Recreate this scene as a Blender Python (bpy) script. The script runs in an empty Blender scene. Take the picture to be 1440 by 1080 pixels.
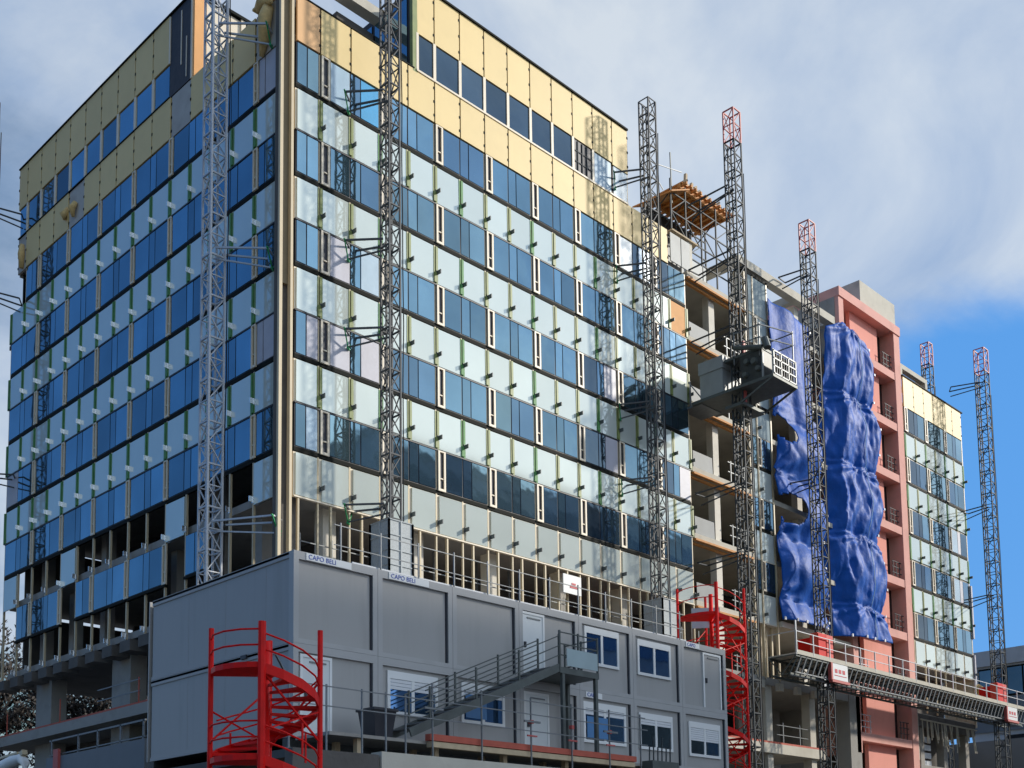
import bpy, math, random
from mathutils import Vector, Matrix, noise
random.seed(7)
R = math.radians
sc = bpy.context.scene
col = sc.collection

# ------------------------------------------------------------------ helpers
def lk(nt, a, b): nt.links.new(a, b)

def mat(name, c, rough=.6, metal=0.0, var=.12, scale=3.0, bump=0.0, bscale=40.0, stain=0.0, rnd=0.0, spec=.5, coat=0.0, streak=0.0):
    m = bpy.data.materials.new(name); m.use_nodes = True
    nt = m.node_tree; n = nt.nodes; b = n['Principled BSDF']
    b.inputs['Roughness'].default_value = rough; b.inputs['Metallic'].default_value = metal
    b.inputs['Specular IOR Level'].default_value = spec
    if coat:
        b.inputs['Coat Weight'].default_value = coat; b.inputs['Coat Roughness'].default_value = .06
    tc = n.new('ShaderNodeTexCoord')
    nz = n.new('ShaderNodeTexNoise'); nz.inputs['Scale'].default_value = scale; nz.inputs['Detail'].default_value = 6
    lk(nt, tc.outputs['Object'], nz.inputs['Vector'])
    mx = n.new('ShaderNodeMix'); mx.data_type = 'RGBA'
    mx.inputs['A'].default_value = (*[max(0, k*(1-var)) for k in c], 1)
    mx.inputs['B'].default_value = (*[min(1, k*(1+var)) for k in c], 1)
    lk(nt, nz.outputs['Fac'], mx.inputs['Factor'])
    out = mx.outputs['Result']
    if rnd:
        oi = n.new('ShaderNodeObjectInfo'); mr = n.new('ShaderNodeMapRange')
        mr.inputs['To Min'].default_value = 1-rnd; mr.inputs['To Max'].default_value = 1+rnd
        lk(nt, oi.outputs['Random'], mr.inputs['Value'])
        hs = n.new('ShaderNodeHueSaturation'); lk(nt, mr.outputs['Result'], hs.inputs['Value'])
        lk(nt, out, hs.inputs['Color']); out = hs.outputs['Color']
    if stain or streak:
        mp = n.new('ShaderNodeMapping')
        mp.inputs['Scale'].default_value = (1.3, 1.3, .12) if streak else (.5, .5, .5)
        lk(nt, tc.outputs['Object'], mp.inputs['Vector'])
        n2 = n.new('ShaderNodeTexNoise'); n2.inputs['Scale'].default_value = 2.2; n2.inputs['Detail'].default_value = 8
        lk(nt, mp.outputs['Vector'], n2.inputs['Vector'])
        rp = n.new('ShaderNodeValToRGB'); rp.color_ramp.elements[0].position = .52; rp.color_ramp.elements[1].position = .72
        lk(nt, n2.outputs['Fac'], rp.inputs['Fac'])
        ml = n.new('ShaderNodeMath'); ml.operation = 'MULTIPLY'; ml.inputs[1].default_value = max(stain, streak)
        lk(nt, rp.outputs['Color'], ml.inputs[0])
        m2 = n.new('ShaderNodeMix'); m2.data_type = 'RGBA'
        lk(nt, ml.outputs[0], m2.inputs['Factor']); lk(nt, out, m2.inputs['A'])
        m2.inputs['B'].default_value = (c[0]*.4+.01, c[1]*.38+.008, c[2]*.35+.005, 1)
        out = m2.outputs['Result']
    lk(nt, out, b.inputs['Base Color'])
    if bump:
        n3 = n.new('ShaderNodeTexNoise'); n3.inputs['Scale'].default_value = bscale; n3.inputs['Detail'].default_value = 5
        lk(nt, tc.outputs['Object'], n3.inputs['Vector'])
        bp = n.new('ShaderNodeBump'); bp.inputs['Strength'].default_value = bump; bp.inputs['Distance'].default_value = .03
        lk(nt, n3.outputs['Fac'], bp.inputs['Height']); lk(nt, bp.outputs['Normal'], b.inputs['Normal'])
    return m

def glassmat(name, c, rough=.05, wob=.03):
    m = mat(name, c, rough, .88, .32, .45, rnd=.3)
    nt = m.node_tree; n = nt.nodes; b = n['Principled BSDF']
    tc = n.new('ShaderNodeTexCoord'); nz = n.new('ShaderNodeTexNoise'); nz.inputs['Scale'].default_value = .9; nz.inputs['Detail'].default_value = 2
    lk(nt, tc.outputs['Object'], nz.inputs['Vector'])
    bp = n.new('ShaderNodeBump'); bp.inputs['Strength'].default_value = wob; bp.inputs['Distance'].default_value = .25
    lk(nt, nz.outputs['Fac'], bp.inputs['Height']); lk(nt, bp.outputs['Normal'], b.inputs['Normal'])
    return m

M = {}
M['gold'] = mat('gold_board', (.79, .595, .26), .55, 0, .07, .8, stain=.07, rnd=.04, bump=.04, bscale=6)
M['peach'] = mat('plywood_peach', (.80, .47, .22), .7, 0, .12, 2.5, bump=.1)
M['ply'] = mat('orange_plywood', (.82, .42, .16), .75, 0, .15, 2.0, bump=.12)
M['greyboard'] = mat('bare_grey_board', (.50, .48, .45), .85, 0, .2, 1.4, stain=.35, bump=.15)
M['foam'] = mat('insulation_foam', (.70, .50, .22), .9, 0, .35, 9, bump=.5)
M['glass'] = glassmat('blue_window_glass', (.17, .29, .365))
M['glasst'] = glassmat('teal_window_glass', (.215, .335, .38))
M['glassn'] = glassmat('navy_window_glass', (.135, .23, .315))
M['glassdark'] = glassmat('dark_window_glass', (.085, .125, .16))
M['filmw'] = mat('white_protective_film', (.50, .50, .57), .5, 0, .12, 2.5, bump=.1, bscale=5)
M['filmb'] = mat('blue_protective_film', (.05, .38, .72), .3, 0, .15, 2.0, bump=.1, bscale=5)
M['filmc'] = mat('pale_protective_film', (.45, .60, .72), .25, 0, .25, 1.2, bump=.1, bscale=4)
M['spand'] = mat('pale_spandrel_glass', (.70, .765, .71), .07, .30, .07, .7, rnd=.06, bump=.012, bscale=1.2)
M['line'] = mat('dark_gasket', (.012, .016, .028), .5, 0, .1)
M['transom'] = mat('dark_transom', (.007, .009, .007), .7, 0, .2, spec=.12)
M['cream'] = mat('cream_aluminium', (.62, .51, .33), .45, .0, .08, 2, stain=.12)
M['creamw'] = mat('cream_white_frame', (.80, .70, .54), .45, 0, .08, 3)
M['tapeg'] = mat('green_sealing_tape', (.085, .27, .075), .6, 0, .4, 2.5)
M['greenp'] = mat('green_bracket_paint', (.015, .28, .09), .45, 0, .2)
M['olivefill'] = mat('olive_corner_board', (.20, .155, .085), .6, 0, .15, 3, stain=.3)
M['olive'] = mat('olive_profile', (.20, .25, .07), .5, 0, .35, 3)
M['bracket'] = mat('bright_bracket_plate', (.95, .96, .96), .25, .75, .03)
M['bracketd'] = mat('shaded_bracket_plate', (.10, .115, .12), .5, .3, .1)  # darkened copy of the bracket plate, shade of its side face in the colour
M['conc'] = mat('raw_concrete', (.36, .34, .31), .9, 0, .22, 1.1, stain=.45, bump=.25, bscale=14)
M['concl'] = mat('pale_concrete', (.60, .56, .47), .88, 0, .15, 1.2, stain=.3, bump=.2, bscale=16)
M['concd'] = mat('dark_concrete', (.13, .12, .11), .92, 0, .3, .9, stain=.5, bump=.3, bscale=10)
M['whitecol'] = mat('white_rendered_column', (.78, .73, .63), .85, 0, .1, 2, stain=.2)
M['wood'] = mat('formwork_timber', (.62, .27, .07), .7, 0, .3, 5, bump=.2)
M['woodp'] = mat('pale_plank', (.55, .43, .28), .8, 0, .25, 4, bump=.2)
M['pink'] = mat('pink_render', (.86, .36, .285), .88, 0, .07, .9, stain=.12, streak=.12, bump=.12, bscale=25)
M['pinkf'] = mat('pink_frame_render', (.78, .40, .335), .85, 0, .1, 1.2, stain=.2, bump=.12, bscale=25)
M['galv'] = mat('galvanised_steel', (.20, .215, .225), .5, .4, .3, 6)
M['galvm'] = mat('weathered_mast_steel', (.10, .105, .11), .6, .1, .35, 6, stain=.2, spec=.2)
M['galvl'] = mat('bright_galvanised_steel', (.50, .52, .55), .45, .3, .15, 6)
M['steel'] = mat('dark_mast_steel', (.06, .07, .078), .6, .1, .35, 5, stain=.3, spec=.2)
M['steelg'] = mat('grey_green_steel', (.105, .12, .115), .55, .3, .35, 4, stain=.3)
M['mesh'] = mat('grey_guard_mesh', (.40, .43, .44), .7, .1, .35, 18)
M['red'] = mat('red_paint', (.72, .007, .005), .5, 0, .28, 5, spec=.22, stain=.35)
M['redb'] = mat('bright_red_paint', (.70, .06, .035), .4, 0, .1, 2)
M['redf'] = mat('faded_red_paint', (.52, .10, .09), .55, 0, .2, 4)
M['orange'] = mat('red_oxide_plank', (.50, .11, .07), .75, 0, .3, 4, bump=.2)
M['cabin'] = mat('grey_cabin_panel', (.385, .38, .37), .42, 0, .06, .6, streak=.16, rnd=.04, bump=.03, bscale=2)
M['cabinf'] = mat('light_grey_cabin_frame', (.42, .42, .415), .42, 0, .07, 1, stain=.14)
M['white'] = mat('white_pvc', (.80, .81, .80), .4, 0, .04, 2)
M['doorw'] = mat('white_door', (.70, .73, .73), .45, 0, .05, 2)
M['shutter'] = mat('white_roller_shutter', (.72, .74, .76), .5, 0, .05, 3)
M['cabglass'] = glassmat('cabin_window_glass', (.10, .20, .36), .03, .01)
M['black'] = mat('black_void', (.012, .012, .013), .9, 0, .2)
M['membrane'] = mat('dark_membrane', (.03, .022, .022), .6, 0, .5, 2.5, bump=.4, bscale=5)
M['tarp'] = mat('blue_tarpaulin', (.012, .095, .43), .5, 0, .35, 1.8, bump=.8, bscale=4, spec=.11, stain=.15)
M['rope'] = mat('pale_rope', (.35, .55, .75), .7, 0, .1)
M['eyelet'] = mat('white_tie', (.8, .8, .82), .5, 0, .1)
M['logo'] = mat('blue_lettering', (.02, .07, .42), .5, 0, .05)
M['mattepale'] = mat('matte_pale_sheet', (.36, .43, .45), .85, 0, .15, 1.5, spec=.05)
M['redink'] = mat('red_print', (.55, .03, .05), .5, 0, .05)
M['plastic'] = mat('dark_bin_plastic', (.018, .02, .03), .45, 0, .2)
M['pale'] = mat('pale_infill_sheet', (.40, .50, .52), .25, 0, .12, 2)
M['bgwall'] = mat('grey_brick_cladding', (.55, .55, .55), .8, 0, .15, .6, stain=.2, bump=.1)
M['bgwin'] = glassmat('far_window_glass', (.10, .13, .15))
M['slate'] = mat('slate_cladding', (.17, .185, .20), .6, 0, .12, 1)
M['boardgrey'] = mat('grey_white_board', (.40, .42, .41), .6, 0, .12, 1.5, stain=.2)
M['posterb'] = mat('blue_sheet', (.08, .22, .45), .4, 0, .1)
M['screen'] = mat('grey_screen_board', (.20, .22, .23), .6, 0, .15, 1.5, stain=.2)
M['ground'] = mat('compacted_gravel', (.085, .08, .072), .95, 0, .3, .4, stain=.4, bump=.5, bscale=6)
M['bark'] = mat('bark', (.06, .045, .035), .95, 0, .4, 8, bump=.6)
M['leafd'] = mat('russet_leaves', (.034, .028, .024), .7, 0, .5, 1.2, rnd=.2)
M['barkp'] = mat('brown_crate_board', (.13, .09, .06), .8, 0, .4, 5)
M['machine'] = mat('dark_machinery', (.045, .05, .05), .5, .3, .5, 5)
M['boxgrey'] = mat('grey_machine_housing', (.30, .325, .33), .5, .1, .12, 2, stain=.2)

class MB:
    def __init__(s): s.v = []; s.f = []; s.mi = []; s.k = 0
    def add(s, vs, fs):
        o = len(s.v); s.v += [tuple(p) for p in vs]
        for f in fs: s.f.append([i+o for i in f]); s.mi.append(s.k)
        return s
    def box(s, x0, x1, y0, y1, z0, z1):
        if x0 > x1: x0, x1 = x1, x0
        if y0 > y1: y0, y1 = y1, y0
        if z0 > z1: z0, z1 = z1, z0
        return s.add([(x0,y0,z0),(x1,y0,z0),(x1,y1,z0),(x0,y1,z0),(x0,y0,z1),(x1,y0,z1),(x1,y1,z1),(x0,y1,z1)],
              [(0,3,2,1),(4,5,6,7),(0,1,5,4),(1,2,6,5),(2,3,7,6),(3,0,4,7)])
    def bar(s, p, q, w, h=None):
        h = h or w; p = Vector(p); q = Vector(q); d = (q-p)
        if d.length < 1e-6: return s
        d.normalize(); up = Vector((0,0,1)) if abs(d.z) < .9 else Vector((0,1,0))
        a = d.cross(up).normalized(); b = a.cross(d)
        a = a*w/2; b = b*h/2
        return s.add([p-a-b,p+a-b,p+a+b,p-a+b,q-a-b,q+a-b,q+a+b,q-a+b],
              [(0,1,2,3),(7,6,5,4),(0,4,5,1),(1,5,6,2),(2,6,7,3),(3,7,4,0)])
    def tube(s, pts, r, n=8, cap=True):
        pts = [Vector(p) for p in pts]; rings = []
        for i, p in enumerate(pts):
            d = (pts[min(i+1, len(pts)-1)]-pts[max(i-1, 0)]).normalized()
            up = Vector((0,0,1)) if abs(d.z) < .9 else Vector((0,1,0))
            a = d.cross(up).normalized(); b = a.cross(d)
            rr = r[i] if isinstance(r, (list, tuple)) else r
            rings.append([p+(a*math.cos(t*2*math.pi/n)+b*math.sin(t*2*math.pi/n))*rr for t in range(n)])
        vs = [p for g in rings for p in g]; fs = []
        for i in range(len(rings)-1):
            for t in range(n):
                fs.append((i*n+t, i*n+(t+1)%n, (i+1)*n+(t+1)%n, (i+1)*n+t))
        if cap: fs += [tuple(range(n))[::-1], tuple((len(rings)-1)*n+t for t in range(n))]
        return s.add(vs, fs)
    def build(s, name, m, parent=None, label=None, smooth=False):
        me = bpy.data.meshes.new(name)
        o = bpy.data.objects.new(name, me); col.objects.link(o)
        off = Vector((0,0,0))
        if parent is not None:
            o.parent = parent; p = parent
            while p is not None: off += p.location; p = p.parent
        me.from_pydata([(v[0]-off.x, v[1]-off.y, v[2]-off.z) for v in s.v], [], s.f)
        ms = m if isinstance(m, (list, tuple)) else [m]
        for k in ms: me.materials.append(M[k])
        if len(ms) > 1: me.polygons.foreach_set('material_index', s.mi)
        if smooth: me.polygons.foreach_set('use_smooth', [True]*len(me.polygons))
        me.update()
        if label: o['label'] = label
        return o

def each(boxes, name, m, parent):
    for bx_ in boxes: MB().box(*bx_).build(name, m, parent)
def feach(F, boxes, name, m, parent):
    return [F.box(MB(), *bx_).build(name, m, parent) for bx_ in boxes]
def tag(o, label, cat, group=None, kind=None):
    if label: o['label'] = label
    if cat: o['category'] = cat
    if group: o['group'] = group
    if kind: o['kind'] = kind
    return o
def thing(name, label, cat, loc=(0,0,0), group=None):
    o = bpy.data.objects.new(name, None); col.objects.link(o); o.location = loc
    o.empty_display_size = .3
    return tag(o, label, cat, group)
def B(*a): return MB().box(*a)
def copy_tree(o, parent=None, dloc=None):
    c = o.copy(); col.objects.link(c)
    if parent is not None: c.parent = parent
    if dloc is not None: c.location = Vector(o.location)+Vector(dloc)
    for ch in list(o.children): copy_tree(ch, c)
    return c

# ------------------------------------------------------------------ levels
def zB(k): return 33.4-3.3*k        # bottom of window row k (sill)
def zT(k): return 34.983-3.3*k      # head of window row k

class Fac:
    """maps (u along the facade, o outwards, z) to world"""
    def __init__(s, fn): s.fn = fn
    def box(s, mb, u0, u1, o0, o1, z0, z1):
        a = s.fn(u0, o0); b = s.fn(u1, o1)
        return mb.box(a[0], b[0], a[1], b[1], z0, z1)
    def slab(s, mb, u0, u1, o, t, z0, z1, tilt=0.0, yaw=0.0):
        """a sheet with a slightly tilted face"""
        vs = []
        for (u, z) in ((u0,z0),(u1,z0),(u1,z1),(u0,z1)):
            oo = o + tilt*((z-(z0+z1)/2)) + yaw*(u-(u0+u1)/2)
            vs.append((*s.fn(u, oo), z))
        for (u, z) in ((u0,z0),(u1,z0),(u1,z1),(u0,z1)): vs.append((*s.fn(u, o-t), z))
        return mb.add(vs, [(0,1,2,3),(7,6,5,4),(0,4,5,1),(1,5,6,2),(2,6,7,3),(3,7,4,0)])
FR = Fac(lambda u, o: (u, -o))
FL = Fac(lambda u, o: (-o, u))

def rt(a): return random.uniform(-a, a)

GV = ['glass', 'glass', 'glasst', 'glass', 'glassn']
PREV = ['glass']
def window(F, root, u0, u1, z0, z1, panes, vent=None, lab=None):
    w = F.box(MB(), u0, u1, -.09, -.012, z0, z1).build('window', 'line', root, lab)
    gm = random.choice(GV)
    for (a, b, m) in panes:
        if m == 'glass' and F is FR: m = gm if random.random() < .8 else random.choice(GV)
        F.slab(MB(), a, b, .008, .02, z0+.035, z1-.03, rt(.006), rt(.006)).build('pane', m, w)
    if vent:
        a, b = vent; mb = MB(); t = .085 if F is FR else .065
        F.box(mb, a, a+t, -.01, .05, z0-.02, z1); F.box(mb, b-t, b, -.01, .05, z0-.02, z1)
        F.box(mb, a+t, b-t, -.01, .05, z0-.02, z0+.07); F.box(mb, a+t, b-t, -.01, .05, z1-.05, z1)
        F.box(mb, a+t+.03, b-t-.03, -.01, .035, z0+.45, z0+.49)
        mb.build('vent_frame', 'creamw', w)
    return w

nbr = {}
def bracket(F, root, u, z, flip=1):
    mb = MB()
    L = .27 if flip > 0 else .19
    F.box(mb, u+.055*flip, u+.09*flip, .0, L, z, z+(.16 if flip > 0 else .20))
    F.box(mb, u+.03*flip, u+.115*flip, .0, .05, z-.03, z+.19)
    return mb

def brackets(F, root, spots, limit=100):
    """spots sorted nearest first; the rest one stuff part"""
    rest = MB()
    for i, (u, z, fl) in enumerate(spots):
        if nbr.setdefault(root.name, 0) < limit:
            bracket(F, root, u, z, fl).build('bracket', 'bracket' if fl < 0 else 'bracketd', root); nbr[root.name] += 1
        else:
            b = bracket(F, root, u, z, fl); rest.add(b.v, b.f)
    if rest.v: rest.build('bracket', 'bracket' if F is FL else 'bracketd', root)['kind'] = 'stuff'

def mullion(F, root, u, za, zb, w=.07, out=-.015, tapes=(), tape='tapeg'):
    o = F.box(MB(), u-w/2, u+w/2, -.10, out, za, zb).build('mullion', 'cream', root)
    if tapes:
        for (a, b) in tapes:
            mb = MB()
            F.box(mb, u+w/2-.01, u+w/2+.095, -.02, .034, a, b)
            F.box(mb, u-w/2-.055, u-w/2-.01, -.02, .028, a+.02, b-.02)
            F.box(mb, u-.07, u+.07, .0, .058, a+.05, a+.45)
            mb.build('sealing_tape', tape, o)
    return o

def clad(F, root, a, b, z0, z1, m, lab=None, out=.05, clips=True):
    mb = MB(); F.slab(mb, a, b, out, .10, z0, z1, rt(.002), rt(.002))
    if clips:
        mb.k = 1; n_ = 3
        for q in range(n_):
            z = z0+(z1-z0)*(q+.5)/n_; F.box(mb, b-.03, b+.045, out-.015, out+.014, z-.05, z+.05)
        F.box(mb, b+.002, b+.05, -.06, out-.03, z0, z1)
    return mb.build('cladding_panel', [m, 'transom'], root, lab)
# ================================================================== OFFICE BUILDING (glazed corner block)
PR, PL, L0 = 1.3437, 1.5216, .4717
A = thing('office_building', 'tall glazed corner block with gold cladding and bands of blue windows, behind the grey cabins', 'building', (0,0,0))
# structure
for k in range(0, 7):
    z = zT(k+1)+.1
    B(.22, 22.85, .22, 23.1, z, z+.28).build('floor_slab', 'conc', A)
B(-.25, 23.0, -.15, 23.7, 8.72, 9.15).build('podium_slab', 'conc', A)
B(5.9, 18.4, 6.6, 22.4, 36.55, 36.85).build('roof_slab', 'conc', A)
for x in (2.35, 6.4, 10.4, 14.45, 18.5):
    B(x-.28, x+.28, .75, 1.25, 9.15, 33.2).build('column', 'whitecol', A)
for y in (12.9, 20.3, 5.4):
    B(.75, 1.45, y-.8, y+.8, 5.0, 12.0).build('pier', 'conc', A)
for y in (3.0, 6.0, 9.0, 15, 18, 21):
    B(.9, 1.35, y-.22, y+.22, 12.2, 33).build('column', 'conc', A)
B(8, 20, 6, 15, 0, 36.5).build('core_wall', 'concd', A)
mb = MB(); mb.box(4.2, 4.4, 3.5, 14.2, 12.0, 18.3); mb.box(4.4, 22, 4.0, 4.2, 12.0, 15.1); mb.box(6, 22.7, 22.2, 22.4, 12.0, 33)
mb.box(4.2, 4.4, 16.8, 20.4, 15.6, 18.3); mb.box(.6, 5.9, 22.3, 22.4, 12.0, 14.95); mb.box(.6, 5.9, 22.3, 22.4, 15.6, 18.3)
mb.build('partition_wall', 'concd', A)  # dark walls added inside so the open floors look black
B(.45, .8, .45, .8, 5, 36).build('corner_column', 'concd', A)
# hanging channels under the lowest floor, left
each([(-.05, .7, L0+PL*i-.5, L0+PL*i+.35, 11.45, 11.9) for i in range(2, 16)]+[(.72, 6, 1, 23, 11.62, 11.9)], 'ceiling_channel', 'concd', A)
# corner posts
B(-.28, -.16, .0, .12, 4.8, 35.9).build('corner_post', 'cream', A)
B(.13, .23, -.05, .12, 4.8, 33.4).build('corner_post', 'cream', A)
B(-.155, .125, .1, .2, 22.6, 33.4).build('corner_infill', 'olivefill', A)
B(-.2, .35, .25, .45, 4.8, 33.3).build('corner_back', 'concd', A)
# ---- right facade
W = FR
for k in range(1, 6):
    z0, z1 = zB(k)+.0, zT(k)-.03
    # corner unit, two panes
    pm = ['glass', 'glass']
    if k == 4: pm = ['glass', 'filmw']
    if k == 5: pm = ['glass', 'filmc']
    window(W, A, .36, PR-.04, z0, z1, [(.40, .78, pm[0]), (.83, PR-.07, pm[1])])
    for i in range(1, 17, 2):
        u = PR*i
        g = ['glass']*3
        if (k, i) == (1, 1): g = ['filmc', 'glass', 'filmb']
        if (k, i) == (3, 1): g = ['filmw', 'glass', 'filmc']
        if (k, i) == (4, 1): g = ['filmw', 'glass', 'filmw']
        if (k, i) == (1, 13): g = ['filmc', 'glassdark', 'filmb']
        if (k, i) == (4, 11): g = ['glassdark', 'glassdark', 'filmw']
        if (k, i) == (5, 11): g = ['glassdark', 'glass', 'glass']
        if (k, i) == (3, 11): g = ['glassdark', 'glass', 'filmw']
        if (k, i) == (5, 15): g = ['glass', 'glass', 'glass']
        if (k, i) == (4, 15): g = ['glassdark', 'glass', 'filmw']
        if (k, i) == (1, 15): g = ['glassdark', 'glass', 'glass']
        end = u+2*PR-.03
        window(W, A, u+.02, end, z0, z1, [(u+.48, u+1.31, g[0]), (u+1.37, u+1.78, g[1]), (u+1.83, u+2*PR-.06, g[2])], (u+.06, u+.43))
    W.box(MB(), .34, 17*PR, -.1, -.012, z0-.15, z0-.0).build('transom', 'transom', A)
    # spandrel band
for k in range(1, 6):
    za, zb_ = zT(k+1), zB(k)-.17
    for i in range(17):
        a = .36 if i == 0 else PR*i+.085; b = PR*(i+1)-.05
        m = 'ply' if (k, i) == (1, 16) else 'spand'
        W.slab(MB(), a+.05, b-.02, .012, .05, za+.03, zb_-.04, rt(.004), rt(.004)).build('spandrel_panel', m, A, 'orange plywood sheet in place of the glass' if m == 'ply' else None)
    W.box(MB(), .34, 17*PR, -.12, -.045, za, zb_).build('spandrel_backing', 'creamw', A)
    W.box(MB(), .34, 17*PR, -.1, .03, za-.05, za).build('head_trim', 'line' if k < 5 else 'creamw', A)
for i in range(1, 18):
    tapes = [(zT(k+1)+.0, zB(k)-.2) for k in range(1, 5)]
    mullion(W, A, PR*i, 11.9, 31.66, .06, -.015, tapes, 'olive' if i % 3 else 'tapeg')
feach(W, [(PR*i+.5, PR*i+.57, -.1, .0, 11.9, zT(6)-.05) for i in range(17)], 'vent_post', 'cream', A)
# floor edge + rails behind the open row
mb = MB()
for z in (12.75, 13.25, 13.8): W.box(mb, .4, 22.7, -.5, -.46, z, z+.035)
for i in range(0, 18): W.box(mb, PR*i+.9, PR*i+.94, -.5, -.46, 12.2, 14.1)
mb.build('edge_guardrail', 'galv', A)
rc = random.Random(3)
for q in range(9):
    x = 1.2+q*2.3+rc.uniform(-.4, .4); B(x, x+.07, 1.9, 1.97, 12.25, 15.2).build('prop', 'galv', A)
for q in range(6):
    x = 2.8+q*3.1; B(x, x+.9+rc.random()*.5, 1.4, 2.2, 12.25, 12.7+rc.random()*.7).build('pallet_load', ['woodp', 'boardgrey', 'white', 'foam', 'machine', 'orange'][q], A)
for q in range(5):
    y = 4.5+q*3.4; B(1.8, 2.6, y, y+1.0, 12.25, 12.8+rc.random()*.6).build('pallet_load', ['boardgrey', 'woodp', 'machine', 'foam', 'woodp'][q], A)
# gold cladding right
for i in range(0, 16):
    a = .36 if i == 0 else PR*i+.03; b = PR*(i+1)-.03
    m = 'peach' if i == 0 else 'gold'
    clad(W, A, a, min(b, 21.62), 31.68, 33.38, m)
for i in range(4, 14):
    a = 5.85 if i == 4 else PR*i+.03; b = min(PR*(i+1)-.03, 18.57)
    zlow = 34.97 if i < 13 else 34.9
    clad(W, A, a, b, zlow, 37.04, 'gold')
W.box(MB(), 5.8, 18.6, -.25, .12, 37.05, 37.13).build('roof_coping', 'transom', A)
W.box(MB(), .3, 5.7, -.2, .07, 33.40, 33.45).build('terrace_coping', 'transom', A)
# top storey windows (right)
for i in range(4, 14):
    a = 5.95 if i == 4 else PR*i+.12; b = PR*(i+1)-.06
    g = 'glassdark'
    if i == 12: g = 'filmc'
    if i == 13: g, b = 'filmc', 18.55
    if i == 11: g = 'line'
    window(W, A, a-.06, b+.04, 33.44, 34.95, [(a, b, g)])
    if i == 11:  # lattice bars stand in for the mast's reflection in this dark pane
        mb = MB()
        for u in (a+.2, a+.5, a+.8): W.box(mb, u, u+.04, .0, .05, 33.5, 34.9)
        for z in (33.9, 34.4): W.box(mb, a, b, .0, .04, z, z+.04)
        mb.build('mast_reflection', 'steel', A)
feach(W, [(PR*i-.05, PR*i+.09, -.08, .055, 33.445, 34.97) for i in range(5, 13)]+[(5.8, 5.92, -.1, .06, 33.445, 34.97)], 'window_pier', 'creamw', A)
W.box(MB(), 5.8, 18.55, -.12, .085, 33.36, 33.44).build('sill', 'creamw', A)
B(5.75, 18.5, .13, .3, 33.4, 37.05).build('upper_wall', 'concd', A)
B(18.45, 18.6, .0, 10, 33.3, 37.1).build('upper_end_wall', 'gold', A)
# ---- notch (corner terrace)
B(.1, 5.8, .1, 6.6, 33.0, 33.15).build('terrace_floor', 'conc', A)
mb = MB(); mb.box(5.74, 5.86, .1, 6.4, 33.15, 36.9); r_ = mb.build('return_wall', 'membrane', A)
mb = MB(); mb.box(5.70, 5.735, .4, 2.4, 33.6, 36.6); mb.box(5.70, 5.735, 2.6, 4.6, 33.6, 36.6); mb.build('return_window', 'glass', A)
B(5.62, 5.86, -.05, .12, 33.3, 37.0).build('green_post', 'olive', A)
mb = MB(); mb.box(0.5, 2.0, 6.38, 6.52, 33.2, 36.85); mb.box(2.0, 2.2, 6.3, 6.56, 33.2, 36.9); mb.build('terrace_wall', 'creamw', A)
B(-.03, .5, 6.36, 6.56, 33.2, 36.9).build('terrace_ply', 'ply', A)
B(2.2, 5.7, 6.44, 6.58, 33.2, 36.4).build('terrace_glazing', 'filmc', A)
mb = MB(); mb.box(.6, 5.72, 6.25, 6.66, 36.9, 37.02); mb.box(2.2, 5.72, 6.3, 6.7, 36.4, 36.9); mb.build('terrace_roof_edge', 'transom', A)
mb = MB(); mb.box(1.0, 6.4, 1.95, 2.45, 36.55, 36.95); mb.build('ring_beam', 'concl', A)
mb = MB(); mb.box(3.9, 5.7, 2.5, 2.8, 33.2, 36.2); mb.build('terrace_partition', 'concd', A)
# ---- left facade
V = FL
def left_vent(u): return (u-.17, u+.12)
for k in range(1, 7):
    z0, z1 = zB(k), zT(k)-.03
    top = 14 if k == 1 else 15
    rng = [(0, 1)]+[(i, min(i+2, top)) for i in range(1, top, 2)]
    if k == 6: rng = [(3, 4), (5, 7), (7, 9), (9, 10), (11, 13), (13, 14)]
    for (i, j) in rng:
        a, b = L0+PL*i, L0+PL*j
        last = b if j < top else b
        if i == 0:
            pm = 'filmw' if k in (4,) else 'glass'
            if k == 1: pm = 'filmw'
            window(V, A, a-.05, b-.19, z0, z1, [(a, b-.62, pm), (b-.57, b-.22, pm)])
            continue
        a2 = a+.15; b2 = b-(.21 if j < top else .05)
        if k == 6 and j in (4, 10, 14): b2 = b-.05
        w_ = b2-a2
        if j-i == 2: cuts = [0, .38, .56, 1]
        else: cuts = [0, .5, 1]
        ps = []
        for q in range(len(cuts)-1):
            m = 'glass'
            if k == 4 and i == 13 and q == 2: m = 'filmw'
            ps.append((a2+w_*cuts[q]+.025, a2+w_*cuts[q+1]-.025, m))
        window(V, A, a2-.02, b2+.02, z0, z1, ps, left_vent(a))
    if k < 6:
        V.box(MB(), .44, L0+PL*top, -.1, -.012, z0-.15, z0-.0).build('transom', 'transom', A)
    else:
        mb = MB()
        for (i, j) in rng: V.box(mb, L0+PL*i-.1, L0+PL*j, -.1, .045, z0-.12, z0-.02)
        mb.build('transom', 'transom', A)
spots = []
nleft = 0; rest = MB()
order = [(k, i) for i in range(15) for k in range(1, 6)]
for (k, i) in order:
    if k == 1 and i == 14: pass
    if k == 5 and i not in (0, 4, 10, 14): continue
    a = L0+PL*i+.08; b = L0+PL*(i+1)-.08
    if i == 0: a = .46
    za, zb_ = zT(k+1), zB(k)-.17
    if nleft < 15:
        V.slab(MB(), a, b, .012, .05, za+.03, zb_-.04, rt(.004), rt(.004)).build('spandrel_panel', 'spand', A)
    else:
        V.slab(rest, a, b, .012, .05, za+.03, zb_-.04, rt(.004), rt(.004))
    nleft += 1
rest.build('spandrel_panel', 'spand', A)['kind'] = 'stuff'
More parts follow.
